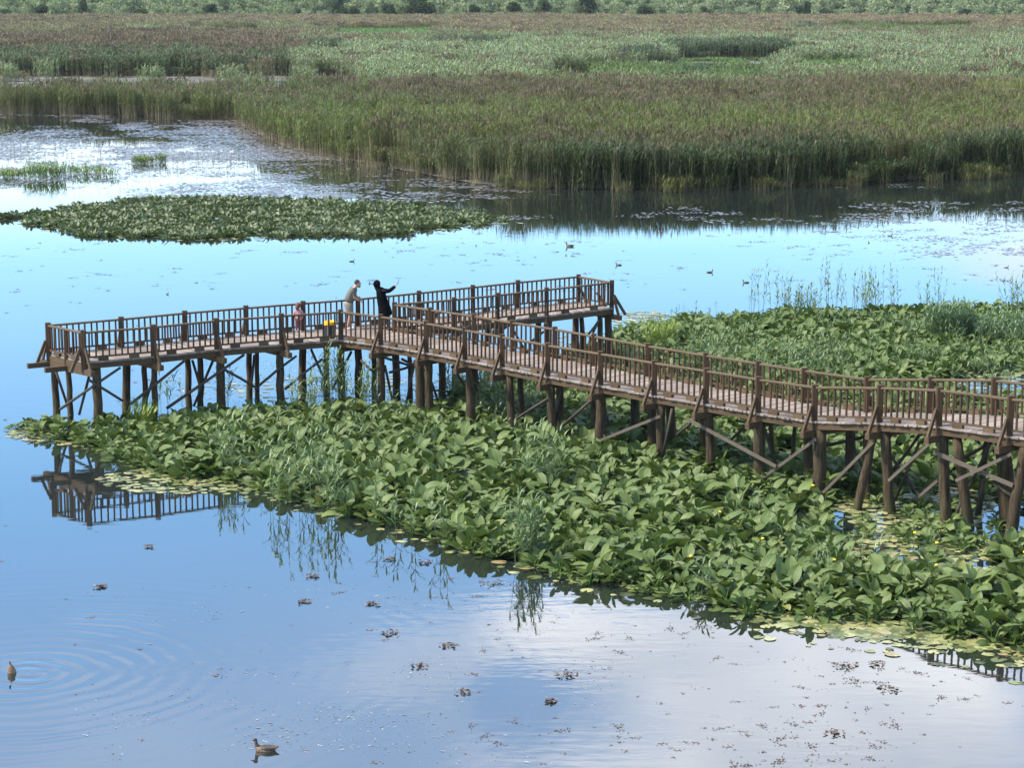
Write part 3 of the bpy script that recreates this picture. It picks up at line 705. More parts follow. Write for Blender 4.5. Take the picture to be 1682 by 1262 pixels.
for a in [(98, 673, 198, 604, LN), (90, 605, 116, 682, LFr), (148, 612, 130, 682, LM), (147, 625, 202, 659, LN), (215, 664, 303, 593, LN, .1, .03), (255, 610, 238, 665, LM), (274, 671, 401, 583, LN, .1, .05), (351, 590, 318, 668, LM), (368, 607, 425, 640, LN),
          (316, 592, 330, 640, LFr), (425, 634, 487, 585, LN), (468, 640, 530, 590, LN), (511, 574, 536, 628, LM), (418, 583, 412, 640, LFr), (593, 592, 612, 610, WN), (577, 578, 546, 640, WM), (633, 588, 680, 603, WF), (640, 612, 690, 597, WF), (660, 590, 700, 610, WM),
          (682, 592, 668, 660, WM), (632, 600, 645, 660, WM), (702, 610, 720, 660, WM), (742, 602, 782, 660, WF), (846, 690, 900, 655, WN), (905, 720, 922, 640, WM), (924, 700, 980, 650, WN, .1), (1000, 700, 985, 640, WM), (978, 727, 1085, 684, WN, .12, .1), (1090, 745, 1104, 672, WN), (1112, 715, 1152, 680, WN), (1128, 688, 1275, 767, WN, .13, .12),
          (1175, 745, 1228, 697, WF), (1243, 793, 1340, 722, WN, .12, .1), (1256, 705, 1275, 765, WM), (1354, 733, 1420, 718, WF, .1), (1350, 812, 1434, 727, WN, .12, .08), (1402, 735, 1420, 775, WF), (1460, 790, 1528, 728, WN, .12, .05), (1458, 740, 1480, 775, WM), (1468, 772, 1510, 715, WF), (1534, 743, 1664, 798, WN, .15, .1), (1570, 790, 1662, 746, WN, .12, .2),
          (1486, 837, 1540, 790, WM, .12), (1470, 822, 1510, 728, WM), (1488, 780, 1505, 815, WF), (1582, 752, 1622, 730, WF, .1), (1590, 805, 1628, 726, WM), (1603, 848, 1616, 788, WM), (1565, 863, 1580, 820, WM), (1632, 790, 1665, 818, WM, .1),
          (968, 562, 982, 530, RF), (966, 550, 984, 526, RN), (954, 530, 962, 556, RF), (872, 562, 893, 545, RN), (845, 545, 862, 575, RN)]:
    brace(*a)

# ------------------------------------------------------------------ plants of the lily beds
def add_leaf(b, base, az, el, L, Wd, fold, bend, roll, mi=0):
    nu, nv = 6, 4
    ax = Vector((math.cos(az) * math.cos(el), math.sin(az) * math.cos(el), math.sin(el)))
    sd_ = Vector((-math.sin(az), math.cos(az), 0)); nm = ax.cross(sd_) * -1
    if nm.z < 0: nm = -nm
    c, s_ = math.cos(roll), math.sin(roll); sd_, nm = sd_ * c + nm * s_, nm * c - sd_ * s_
    vs = []
    for i in range(nu + 1):
        u = i / nu; w = Wd * (math.sin(math.pi * min(1, .1 + .9 * u)) ** .62) if i < nu else Wd * .04
        for j in range(nv + 1):
            v = -1 + 2 * j / nv
            back = -.16 * L * (v * v) * (1 - u) ** 2          # heart shaped base lobes
            wav = .02 * L * math.sin(5 * u + 3 * v)
            vs.append(base + ax * (L * u + back) + sd_ * (v * w) + nm * (fold * abs(v) * w - bend * L * u * u + wav))
    fs = [(i * (nv + 1) + j, i * (nv + 1) + j + 1, (i + 1) * (nv + 1) + j + 1, (i + 1) * (nv + 1) + j) for i in range(nu) for j in range(nv)]
    b.uv[len(b.v)] = [(i / nu, -1 + 2 * j / nv, 0) for i in range(nu + 1) for j in range(nv + 1)]
    b.add(vs, fs, mi, True)
def lily_plant(n, rad, h, L0):
    b = MB()
    for k in range(n):
        az = k * 2.4 + random.uniform(-.4, .4); f = (k + .5) / n
        r = rad * (.25 + .75 * f) * random.uniform(.8, 1.1); z = h * (1.05 - .75 * f) * random.uniform(.8, 1.2)
        base = Vector((math.cos(az) * r * .7, math.sin(az) * r * .7, max(.04, z - .1)))
        L = L0 * random.uniform(.6, 1.3)
        el = random.uniform(.15, 1.25) * (1.12 - .75 * f)
        p0 = Vector((random.gauss(0, .04), random.gauss(0, .04), -.05))
        b.tube([p0, (p0 + base) / 2 + Vector((0, 0, .05)), base], [.014, .011, .009], 4, 1, True, False)
        add_leaf(b, base, az + random.uniform(-.5, .5), el, L, L * random.uniform(.3, .4), random.uniform(.05, .5), random.choice((-.08, .0, .1, .2, .3, .55)), random.uniform(-.8, .8))
    return b
LPm = [lily_plant(random.randint(13, 19), .52, .4, .3).mesh('lily_plant_%d' % i, [M['lily'], M['petiole']]) for i in range(9)]
BED = [(22, 706), (80, 724), (150, 736), (210, 763), (300, 786), (400, 800), (430, 816), (520, 836), (620, 860), (720, 890), (850, 930), (950, 955), (1100, 985), (1250, 1014), (1390, 1018), (1450, 1034), (1560, 1044), (1700, 1078), (1800, 1110), (1950, 1120), (1950, 500),
       (1800, 506), (1682, 509), (1500, 514), (1300, 518), (1100, 530), (1040, 540), (1010, 560), (960, 580), (860, 612), (760, 642), (700, 672), (640, 676), (560, 668), (450, 676), (300, 690), (170, 700), (60, 698)]
PATCH = [(-14, 360), (60, 350), (130, 340), (230, 330), (330, 327), (420, 328), (520, 331), (640, 336), (730, 346), (800, 357), (830, 366), (765, 374), (690, 381), (600, 385), (480, 389), (380, 392), (330, 392), (240, 388), (150, 382), (100, 375), (40, 366)]
def fill(poly, step, jit=.5, rag=0):
    W_ = [bp(x, y) for x, y in poly]; xs = [p.x for p in W_]; ys = [p.y for p in W_]
    gx, gy = np.meshgrid(np.arange(min(xs), max(xs), step), np.arange(min(ys), max(ys), step * .95)); gx = gx.ravel(); gy = gy.ravel()
    gx = gx + rng.uniform(-jit, jit, len(gx)) * step; gy = gy + rng.uniform(-jit, jit, len(gy)) * step
    k = inpoly(gx + rag * (fbm(gx * .5, gy * .5, 61) - .5), gy + rag * (fbm(gx * .5, gy * .35, 63) - .5), [(p.x, p.y) for p in W_]); return gx[k], gy[k]
gx, gy = fill(BED, .5)
ppx, ppy = proj(gx, gy, 0 * gx)
dens = np.ones(len(gx))
def ell(cx, cy, rx, ry): return ((ppx - cx) / rx) ** 2 + ((ppy - cy) / ry) ** 2 < 1
for e_ in [(1490, 897, 130, 34, .07), (1620, 960, 70, 24, .3), (1650, 636, 115, 26, .03), (1290, 775, 90, 28, .4), (1530, 862, 240, 52, .36), (1650, 870, 60, 40, .45), (640, 690, 60, 14, .6), (1420, 1035, 60, 14, .3), (1290, 760, 60, 20, .4)]:
    dens[ell(*e_[:4])] = e_[4]
dens[ppx < 260] = 1.3
dens *= np.where((fbm(gx * .35, gy * .35, 44) < .3) & (ppx > 260), .35, 1)
k = rng.random(len(gx)) < dens; gx, gy, ppx, ppy = gx[k], gy[k], ppx[k], ppy[k]
# no plant inside a pile
o_ = np.argsort(gy); gx, gy, ppx, ppy = gx[o_], gy[o_], ppx[o_], ppy[o_]
infr = (ppx > -20) & (ppx < 1700)
sc_all = rng.uniform(.62, 1.15, len(gx)) * (.72 + .6 * fbm(gx * .55, gy * .55, 71))
edge = np.interp(ppx, [p[0] for p in BED[:20]], [p[1] for p in BED[:20]]) - ppy
sc_all *= np.where(edge < 14, .85, 1) * np.where(gy > 66, .86, 1.05) * np.where(ell(1530, 862, 240, 54), .7, 1)
cnt = 0; restp = []
for i in range(len(gx)):
    rz = rng.uniform(0, 6.283)
    if infr[i] and cnt < 300:
        o = link('lily_plant', LPm[cnt % 9], None, (gx[i], gy[i], 0)); o.rotation_euler = (0, 0, rz); o.scale = (sc_all[i],) * 3
        tag(o, 'broad leaved green water lily plant in the dense bed in front of the boardwalk', 'water lily', 'water lily plants at the front of the lily bed'); cnt += 1
    else: restp.append((gx[i], gy[i], 0, rz, sc_all[i]))
restp = np.array(restp)
o = scatter('lily_bed', restp[:, :3], restp[:, 3], restp[:, 4], rng.integers(0, 9, len(restp)), LPm)
tag(o, 'dense bed of broad leaved water lilies around and behind the boardwalk', 'lily bed', kind='stuff')
gx2, gy2 = fill(PATCH, .55, .5, 5)
q_ = rng.random(len(gx2)) < np.where(fbm(gx2 * .45, gy2 * .3, 55) < .34, .25, 1); gx2, gy2 = gx2[q_], gy2[q_]
FP = [lily_plant(16, .55, .24, .27).mesh('far_lily_%d' % i, [M['lilyfar'], M['petiole']]) for i in range(4)]
o = scatter('lily_island', np.stack([gx2, gy2, 0 * gx2], 1), rng.uniform(0, 6.283, len(gx2)), rng.uniform(.8, 1.15, len(gx2)), rng.integers(0, 4, len(gx2)), FP)
tag(o, 'long oval island of dark green water lilies in open water left of the reed bank', 'lily island', kind='stuff')

# floating pads
def pad_mesh(n, mat, name, thick=False):
    b = MB(); a0 = .35
    vs = [(0, 0, .012)] + [(math.cos(a0 + (6.283 - 2 * a0) * k / n) * (1 + .05 * math.sin(k * 3)), .8 * math.sin(a0 + (6.283 - 2 * a0) * k / n), .012 + .01 * math.sin(k * 2.1)) for k in range(n + 1)]
    b.add(vs, [(0, k + 1, k + 2) for k in range(n)], 0)
    return b.mesh(name, mat)
PADS = [pad_mesh(10, M['pad'], 'pad_%d' % i) for i in range(2)]
pp = []
def along(poly, n, spread, r0, r1, dense=None):
    for _ in range(n):
        f = random.random() * (len(poly) - 1); i = int(f); t_ = f - i
        x = poly[i][0] + (poly[i + 1][0] - poly[i][0]) * t_; y = poly[i][1] + (poly[i + 1][1] - poly[i][1]) * t_
        if dense and random.random() > dense(x): continue
        p = bp(x, y); q = p + Vector((random.gauss(0, .35), -abs(random.gauss(0, spread)) + .35, 0))
        pp.append((q.x, q.y, .004 + random.random() * .012, random.uniform(0, 6.283), random.uniform(r0, r1)))
along(BED[:19], 800, .5, .06, .2, lambda x: .3 if x < 300 else (.32 if x < 1250 else 1))
along(BED[13:19], 520, .9, .05, .17)
def inell(cx, cy, rx, ry, n, r0, r1):
    for _ in range(n):
        a = random.uniform(0, 6.283); r = math.sqrt(random.random()); p = bp(cx + rx * r * math.cos(a), cy + ry * r * math.sin(a))
        pp.append((p.x, p.y, .004 + random.random() * .012, random.uniform(0, 6.283), random.uniform(r0, r1)))
for a in [(1490, 905, 150, 34, 420, .06, .2), (1620, 965, 90, 34, 260, .06, .2), (1500, 830, 130, 50, 500, .08, .2), (1290, 775, 100, 36, 350, .08, .2), (1420, 1030, 90, 18, 200, .05, .16), (300, 790, 140, 22, 300, .06, .16), (640, 640, 320, 24, 300, .06, .18), (1650, 628, 130, 22, 300, .05, .16), (1200, 560, 300, 40, 300, .08, .2), (60, 714, 50, 12, 90, .05, .14), (1060, 525, 60, 14, 200, .08, .2)]: inell(*a)
along(PATCH, 300, .8, .08, .2)
pp = np.array(pp)
o = scatter('floating_pads', pp[:, :3], pp[:, 3], pp[:, 4], rng.integers(0, 2, len(pp)), PADS)
tag(o, 'pale yellow green floating leaves fringing the water lily beds', 'floating pads', kind='stuff')

# floating weed and flecks
def fleck(name, mat, n):
    b = MB()
    vs = [(math.cos(6.283 * k / n) * random.uniform(.6, 1.1), .45 * math.sin(6.283 * k / n) * random.uniform(.6, 1.1), .01 + random.uniform(0, .02)) for k in range(n)]
    b.add(vs, [tuple(range(n))]); return b.mesh(name, mat)
DF = [fleck('fleck_%d' % i, M['debris'], 6) for i in range(3)] + [fleck('weed_%d' % i, M['weed'], 7) for i in range(3)]
# per-copy colour: islands are per mesh, so several meshes with their own flecks
def fleckset(name, mat, n, spread):
    b = MB()
    for _ in range(n):
        c = Vector((random.gauss(0, spread), random.gauss(0, spread), 0)); a = random.uniform(0, 3.1416); L = random.uniform(.015, .07) * (2.2 if random.random() < .08 else 1); w = L * random.uniform(.12, .45)
        dx_, dy_ = math.cos(a), math.sin(a); z = random.uniform(.006, .02)
        b.add([c + Vector((dx_ * L, dy_ * L, z)), c + Vector((-dy_ * w, dx_ * w, z)), c + Vector((-dx_ * L, -dy_ * L, z)), c + Vector((dy_ * w, -dx_ * w, z + .008))], [(0, 1, 2, 3)])
    return b.mesh(name, mat)
DF = [fleckset('flecks_%d' % i, M['debris'], k, s_) for i, (k, s_) in enumerate([(3, .2), (5, .35), (9, .3), (14, .5), (2, .1)])] + [fleckset('weeds_%d' % i, M['weed'], k, s_) for i, (k, s_) in enumerate([(6, .35), (12, .5), (20, .7)])]
def dash(name, mat, n, sp_):
    b = MB()
    for _ in range(n):
        c = Vector((random.gauss(0, sp_), random.gauss(0, sp_ * .5), 0)); r = random.uniform(.02, .05); z = random.uniform(.006, .02)
        b.add([c + Vector((math.cos(1.257 * k) * r * random.uniform(.6, 1.4), math.sin(1.257 * k) * r * random.uniform(.6, 1.2), z)) for k in range(5)], [(0, 1, 2, 3, 4)])
    return b.mesh(name, mat)
DF += [dash('dashes_%d' % i, M['debris'], k, s_) for i, (k, s_) in enumerate([(16, .16), (30, .28), (9, .08)])]
fp = []
def open_water(x, y):
    px, py = proj(x, y, 0)
    return not bool(inpoly(np.array([px]), np.array([py]), BED)[0])
def spray(n, x0, x1, y0, y1, kinds, s0, s1, cl=.45, seed=5, nx=.25):
    k = 0
    while k < n:
        p = bp(random.uniform(x0, x1), random.uniform(y0, y1) )
        if float(fbm(np.array(p.x * nx), np.array(p.y * nx * .7), seed)) < cl + random.uniform(-.12, .12): 
            if random.random() < .96: continue
        k += 1
        if not open_water(p.x, p.y): continue
        fp.append((p.x, p.y, 0, random.uniform(0, 6.283), random.uniform(s0, s1), random.choice(kinds)))
spray(150, 0, 1682, 860, 1290, [8, 10, 0, 4], .25, .6)
spray(130, 500, 1700, 900, 1290, [8, 9, 10, 10], .25, .5, .56, 5, .5)
spray(110, 1000, 1700, 1020, 1290, [8, 9, 10, 2], .25, .5, .56, 9, .5)
spray(150, 150, 1000, 960, 1290, [5, 6, 7], .3, .6, .55, 7, .5)
spray(110, 0, 1100, 400, 700, [8, 10, 10, 0], .5, 1.1, .5, 3)
spray(210, 0, 1700, 366, 480, [8, 9, 10], .5, 1.5, .5, 3)
spray(260, 300, 760, 590, 670, [5, 6, 7], .4, 1.0, .3)
fp = np.array(fp)
o = scatter('floating_flecks', fp[:, :3], fp[:, 3], fp[:, 4], fp[:, 5].astype(int), DF)
tag(o, 'small brown and grey flecks of plant matter drifting on the open water', 'flecks', kind='stuff')
# weed mat of the shallow left bay and streaks before the reed bank
def patch_weed(name, n, s):
    b = MB()
    for _ in range(n):
        c = Vector((random.gauss(0, s), random.gauss(0, s), random.uniform(.006, .03))); r = random.uniform(.06, .2); a0 = random.uniform(0, 6)
        b.add([c + Vector((math.cos(a0 + 1.05 * k) * r * random.uniform(.7, 1.2), math.sin(a0 + 1.05 * k) * r * random.uniform(.7, 1.2), random.uniform(0, .012))) for k in range(6)], [(0, 1, 2, 3, 4, 5)])
    return b.mesh(name, M['weed'])
WPM = [patch_weed('weedmat_%d' % i, 26, .75) for i in range(4)]
fp = []
def spray2(n, x0, x1, y0, y1, s0, s1, cl, seed, nx=.12, ny=.05):
    k = 0; tries = 0
    while k < n and tries < n * 30:
        tries += 1
        px = random.uniform(x0, x1); py = random.uniform(y0, y1)
        if py < frontier(px) - 3: continue
        p = bp(px, py)
        if float(fbm(np.array(p.x * nx), np.array(p.y * ny), seed)) < cl + random.uniform(-.1, .1): continue
        fp.append((p.x, p.y, 0, random.uniform(0, 6.283), random.uniform(s0, s1))); k += 1
spray2(850, -30, 560, 187, 262, .5, 1.2, .45, 13)
spray2(500, -30, 700, 250, 325, .4, 1.0, .5, 15)
spray2(40, 560, 860, 285, 330, .5, 1.1, .4, 16)
spray2(34, 820, 1700, 300, 366, 0.25, 0.8, .58, 18, .09, .12)
spray2(90, 1300, 1700, 330, 420, .3, .8, .5, 19)
fp = np.array(fp)
o = scatter('weed_mat', fp[:, :3], fp[:, 3], fp[:, 4], rng.integers(0, 4, len(fp)), WPM)
tag(o, 'grey mauve mat of floating weed covering the shallow bay before the reeds', 'weed mat', kind='stuff')

# ------------------------------------------------------------------ single reed clumps, tufts
def stalks(n, rad, h, mat, leafL=.42, leafw=.03, nl=8, lean=.1, low=.25):
    b = MB()
    for _ in range(n):
        a = random.uniform(0, 6.283); r = rad * math.sqrt(random.random()); x, y = r * math.cos(a), r * math.sin(a)
        hh = h * random.uniform(.65, 1.05); lx, ly = random.gauss(0, lean) * hh, random.gauss(0, lean) * hh
        top = Vector((x + lx, y + ly, hh)); p0 = Vector((x, y, -.1))
        b.tube([p0, (p0 + top) / 2 - Vector((lx, ly, 0)) * .12, top], [.007, .005, .002], 4, 0, True, False)
        for k in range(nl):
            f = low + (1 - low) * (k + random.random() * .6) / nl; bb = p0 + (top - p0) * min(f, 1); la = k * 2.5 + random.uniform(-.5, .5); L = leafL * random.uniform(.6, 1.1) * (1.15 - .5 * f); e = random.uniform(.6, 1.15)
            dv = Vector((math.cos(la), math.sin(la), 0)); sd_ = Vector((-dv.y, dv.x, 0)) * leafw / 2
            m1_ = bb + dv * L * .5 * math.cos(e) + Vector((0, 0, L * .5 * math.sin(e))); tp = bb + dv * L * .98 * math.cos(e * .7) + Vector((0, 0, L * .72 * math.sin(e)))
            b.add([bb - sd_ * .5, bb + sd_ * .5, m1_ + sd_, m1_ - sd_, tp], [(0, 1, 2, 3), (3, 2, 4)], 0)
    return b
clumps = [  # px, py, stems, radius, height, material, label
    (388, 778, 14, .5, 1.85, 'wreed', 'thin upright reed clump in the lily bed left of the big airy one'),
    (492, 822, 24, 1.05, 2.05, 'wreed', 'largest airy reed clump at the lower edge of the lily bed, mirrored in water'),
    (545, 845, 8, .3, 1.7, 'wreed', 'small slim reed clump just right of the largest airy clump'),
    (884, 800, 22, .8, 1.8, 'wreed', 'feathery grey green reed clump standing among lilies in front of the walkway middle'),
    (868, 925, 26, .34, 1.6, 'wreed', 'short reed clump at the lily bed rim mirrored below the walkway middle'),
    (620, 862, 3, .2, 1.3, 'wreed', 'three bent reed stalks at the lily rim near the fallen brown leaves'),
    (665, 880, 4, .25, 1.5, 'wreed', 'four thin reed stalks at the lily rim mirrored in blue water'),
    (720, 897, 4, .22, 1.55, 'wreed', 'slender reed stalks at the lily rim with long mirrored leaves'),
    (775, 660, 40, 1.1, 1.5, 'wreed', 'loose green reed clump growing under the walkway where it meets the platform'),
    (830, 690, 36, 1.0, 1.5, 'wreed', 'dense reed clump in front of the walkway piles left of the grey brace'),
    (545, 668, 24, .6, 2.1, 'wreed', 'tall reed clump climbing the piles below the yellow topped bin'),
    (590, 672, 20, .6, 1.6, 'wreed', 'reed clump between piles below the leaning man'),
    (500, 680, 14, .4, 1.3, 'wreed', 'low reed clump at the platform piles below the child'),
    (380, 668, 6, .4, 1.3, 'wreed', 'sparse reeds poking up behind the left arm piles'),
    (280, 668, 7, .7, 1.2, 'wreed', 'scattered short reeds in water under the left arm'),
    (232, 702, 60, .45, .9, 'yreed', 'yellow green grass clump at the lily bed below the left arm'),
    (1086, 572, 100, .55, 1.25, 'yreed', 'bright yellow green grass clump among lilies behind the walkway'),
    (1240, 520, 7, .5, 2.35, 'wreed', 'tallest lone reed stalks behind the lily bed right of the platform'),
    (1285, 518, 10, .6, 1.7, 'wreed', 'short reed clump right of the tall lone stalks at the lily bed back edge'),
    (1318, 516, 22, .6, 1.2, 'wreed', 'low dense reed clump at the lily bed back edge'),
    (1362, 518, 9, .6, 2.3, 'wreed', 'tall open reeds at the lily bed back edge before the blue water'),
    (1420, 516, 24, .9, 1.9, 'wreed', 'broad feathery reed clump at the lily bed back edge'),
    (1460, 515, 7, .5, 1.9, 'wreed', 'open reeds right of the broad feathery clump'),
    (1535, 515, 8, .5, 1.8, 'wreed', 'few bent reed stalks left of the round bushy reed clump'),
    (1560, 562, 170, .9, 1.55, 'greed', 'round bushy grey green reed clump in the lily bed at the right'),
    (1640, 562, 90, 1.3, 1.2, 'greed', 'wide low reed clump right of the round bushy one'),
    (1672, 516, 14, .6, 1.7, 'wreed', 'tall reeds at the right edge behind the lily bed'),
    (1150, 985, 4, .12, .8, 'wreed', 'small upright reed sprigs at the lily rim mirrored as dark ticks'),
    (1330, 600, 20, 1.4, 1.0, 'wreed', 'thin green reeds scattered in lilies behind the walkway middle'),
    (1180, 590, 16, 1.4, 1.0, 'wreed', 'thin reeds scattered in lilies right of the yellow grass clump'),
]
for (px, py, n, rad, h, mt, lab) in clumps:
    p = bp(px, py); o = stalks(n, rad, h, M[mt], *( (.48, .04, 9) if mt != 'yreed' else (.4, .035, 5, .2, 0)) ).build('reed_clump', M[mt], None, p)
    tag(o, lab, 'reeds', 'reed clumps around the boardwalk')
tufts = [(72, 292, 150, 1.5, 1.2, 'tallest bright green grass tuft standing in the shallow left bay'), (8, 292, 110, 1.4, .6, 'low green grass tuft cut by the left picture edge'), (140, 286, 70, 1.6, .6, 'thin olive grass tuft right of the tallest one in the left bay'),
         (178, 290, 14, .8, .5, 'sparse small grass tuft ending the row in the left bay'), (235, 268, 70, .8, .55, 'small olive tuft alone in the middle of the shallow bay'), (264, 266, 26, .4, .65, 'narrow brownish tuft close right of the lone olive tuft')]
for (px, py, n, rad, h, lab) in tufts:
    o = stalks(n, rad, h, M['tuft'], .6, .06, 5, .15, .05).build('grass_tuft', M['tuft'], None, bp(px, py)); tag(o, lab, 'grass tuft', 'grass tufts in the shallow bay')
# thin reeds all through the lilies behind the walkway
tb_ = [stalks(6, .7, 1.05, M['wreed'], .4, .035, 6).mesh('thin_reeds_%d' % i, M['wreed']) for i in range(3)]
fp = []
while len(fp) < 110:
    px = random.uniform(1080, 1700); py = random.uniform(530, 640)
    if abs(px - 1300) / 320 + abs(py - 585) / 60 > 1.3 and random.random() < .6: continue
    p = bp(px, py); fp.append((p.x, p.y, 0, random.uniform(0, 6), random.uniform(.6, 1.2)))
for (x0, x1, y0, y1, n_) in [(350, 580, 700, 800, 6), (600, 1000, 660, 800, 24), (1200, 1420, 860, 960, 10)]:
    for _ in range(n_):
        p = bp(random.uniform(x0, x1), random.uniform(y0, y1)); fp.append((p.x, p.y, 0, random.uniform(0, 6), random.uniform(.6, 1.1)))
fp = np.array(fp)
o = scatter('thin_reeds', fp[:, :3], fp[:, 3], fp[:, 4], rng.integers(0, 3, len(fp)), tb_); tag(o, 'thin pale green reeds growing scattered through the lily bed', 'thin reeds', kind='stuff')
# sparse dead stems in the bay
sb = [stalks(5, 1.2, .7, M['reedstem'], .25, .03, 2, .15, .3).mesh('dead_stems_%d' % i, M['reedstem']) for i in range(3)]
fp = []
while len(fp) < 230:
    px = random.uniform(-20, 720); py = random.uniform(215, 325)
    if py < frontier(px) + 2 or random.random() > math.exp(-((py - 268) / 30) ** 2): continue
    p = bp(px, py); fp.append((p.x, p.y, 0, random.uniform(0, 6), random.uniform(.5, 1.2)))
fp = np.array(fp)
o = scatter('dead_stems', fp[:, :3], fp[:, 3], fp[:, 4], rng.integers(0, 3, len(fp)), sb); tag(o, 'thin dead stems sticking out of the shallow weedy bay', 'dead stems', kind='stuff')

# clumps of drifting leaves big enough to single out
for (px, py, w) in [(700, 925, .3), (640, 920, .25), (640, 1042, .4), (735, 1062, .3), (612, 993, .28), (500, 990, .25), (808, 960, .55), (690, 1095, .3), (930, 1110, .45), (1460, 1134, .45), (1388, 1096, .5), (1440, 1092, .3), (165, 965, .25), (906, 1154, .22), (245, 899, .22), (515, 948, .3), (1370, 1206, .35), (760, 1138, .3)]:
    p = bp(px, py); b = MB()
    for _ in range(30):
        c = Vector((max(-.5 * w, min(.5 * w, random.gauss(0, w * .32))), max(-.45 * w, min(.45 * w, random.gauss(0, w * .3))), random.uniform(.004, .035))); r = random.uniform(.015, .055); a0 = random.uniform(0, 6)
        b.add([c + Vector((math.cos(a0 + 1.257 * k) * r * random.uniform(.4, 1.3), math.sin(a0 + 1.257 * k) * r * random.uniform(.4, 1.3), random.uniform(-.003, .03))) for k in range(5)], [(0, 1, 2, 3, 4)])
    tag(b.build('leaf_raft', M['debris'], None, p), 'small brown raft of dead leaves drifting on the open foreground water', 'leaf raft', 'leaf rafts drifting in the foreground water')
# yellow lily flowers
t = NT('lily_flower'); M['yellow'] = t.surf(t.pbsdf((.75, .5, .02), .5))
for (px, py) in [(1132, 945), (1250, 915), (1500, 905), (1536, 922), (1680, 938), (1333, 825), (1368, 951), (765, 888), (1535, 960), (1180, 870)]:
    p = bp(px, py); b = MB(); b.tube([(0, 0, -.1), (.02, 0, .3), (.03, 0, .42)], .008, 5, 1)
    for k in range(5):
        a = k * 1.257; b.ball((.03 + math.cos(a) * .022, math.sin(a) * .022, .44), (.024, .024, .03), 6, 0)
    tag(b.build('lily_flower', [M['yellow'], M['petiole']], None, p), 'tiny yellow water lily flower among the green leaves', 'flower', 'yellow flowers in the lily bed')

# ------------------------------------------------------------------ bin
def bin_():
    p = bp(541, 557, ZD); p = p + Vector((.0, .15, .01))
    e = empty('litter_bin', p, .35); e.scale = (.86, .86, .92); tag(e, 'dark litter bin with yellow rim standing at the platform corner', 'litter bin')
    dk = plain('bin_dark', (.025, .027, .028), .5); gy_ = plain('bin_grey', (.2, .2, .2), .5); yl = plain('bin_yellow', (.75, .42, .015), .45, .1)
    n = 16; b = MB(); prof = [(.2, 0), (.215, .02), (.235, .3), (.245, .47)]
    def lathe(b, prof, mi=0, cap=True):
        vs = [(r * math.cos(6.283 * k / n), r * math.sin(6.283 * k / n), z) for r, z in prof for k in range(n)]
        fs = [(i * n + k, i * n + (k + 1) % n, (i + 1) * n + (k + 1) % n, (i + 1) * n + k) for i in range(len(prof) - 1) for k in range(n)]
        if cap: fs.append(tuple(range(n))[::-1])
        b.add(vs, fs, mi, False)
    lathe(b, prof); b.build('body', dk, e)
    b = MB()
    for k in range(0, n, 2):
        a = 6.283 * (k + .5) / n; b.bar((.222 * math.cos(a), .222 * math.sin(a), .03), (.252 * math.cos(a), .252 * math.sin(a), .44), .03, .012, (math.cos(a), math.sin(a), 0))
    b.build('slats', gy_, e)
    b = MB(); lathe(b, [(.245, .471), (.262, .475), (.262, .57), (.235, .59), (.2, .57), (.195, .5)], 0, False); b.build('rim', yl, e)
bin_()

# ------------------------------------------------------------------ people
def skin_mesh(name, verts, edges, radii, mats, sub=2, cloth=None):
    me = bpy.data.meshes.new(name); me.from_pydata([tuple(v) for v in verts], edges, [])
    o = bpy.data.objects.new(name, me); COL.objects.link(o)
    sm = o.modifiers.new('skin', 'SKIN'); sm.use_smooth_shade = True
    for i, d in enumerate(me.skin_vertices[0].data):
        r = radii[i]; d.radius = r if isinstance(r, tuple) else (r, r); d.use_root = (i == 0)
    ss = o.modifiers.new('sub', 'SUBSURF'); ss.levels = ss.render_levels = sub
    dg = bpy.context.evaluated_depsgraph_get(); ev = o.evaluated_get(dg)
    m = bpy.data.meshes.new_from_object(ev); m.name = name
    bpy.data.objects.remove(o); m.materials.clear()
    for x in mats: m.materials.append(x)
    m.polygons.foreach_set('use_smooth', [True] * len(m.polygons))
    if cloth:
        for p in m.polygons: p.material_index = cloth(p.center)
    return m
def chain_edges(*chs): return [(a, b_) for c in chs for a, b_ in zip(c[:-1], c[1:])]
def join_mb(me, b):
    """append an MB to a mesh"""
    v = [tuple(x.co) for x in me.vertices]; f = [list(p.vertices) for p in me.polygons]; mi = [p.material_index for p in me.polygons]
    n = MB(); n.v = v; n.f = f; n.m = mi; n.sm = [True] * len(f)
    k = len(v); n.v += b.v; n.f += [[i + k for i in q] for q in b.f]; n.m += b.m; n.sm += b.sm
    return n.mesh(me.name, list(me.materials))
def hand(b, wrist, dirv, palm_n, s=1.0, curl=.5):
    """palm with four fingers of different length and a side thumb"""
    d = Vector(dirv).normalized(); nrm = Vector(palm_n); nrm = (nrm - d * nrm.dot(d)).normalized(); sd_ = d.cross(nrm)
    w = Vector(wrist); b.ball(w + d * .045 * s, (.042 * s, .05 * s, .02 * s), 8, 0, Matrix((sd_, d, nrm)).transposed())
    for k, (off, L) in enumerate([(-.03, .065), (-.01, .075), (.01, .07), (.029, .055)]):
        p0 = w + (d * .08 + sd_ * off) * s; a1 = d * math.cos(curl) + nrm * math.sin(curl); a2 = d * math.cos(curl * 2.2) + nrm * math.sin(curl * 2.2)
        p1 = p0 + a1 * L * .55 * s; p2 = p1 + a2 * L * .5 * s; b.tube([p0 - d * .02 * s, p0, p1, p2], [.009 * s, .0095 * s, .0085 * s, .0065 * s], 6, 0)
    p0 = w + (d * .03 - sd_ * .035) * s; p1 = p0 + (d * .5 - sd_ * .6 + nrm * .3).normalized() * .035 * s; p2 = p1 + (d * .8 - sd_ * .1 + nrm * .4).normalized() * .03 * s
    b.tube([w + (d * .02 - sd_ * .02) * s, p0, p1, p2], [.011 * s, .012 * s, .0105 * s, .008 * s], 6, 0)
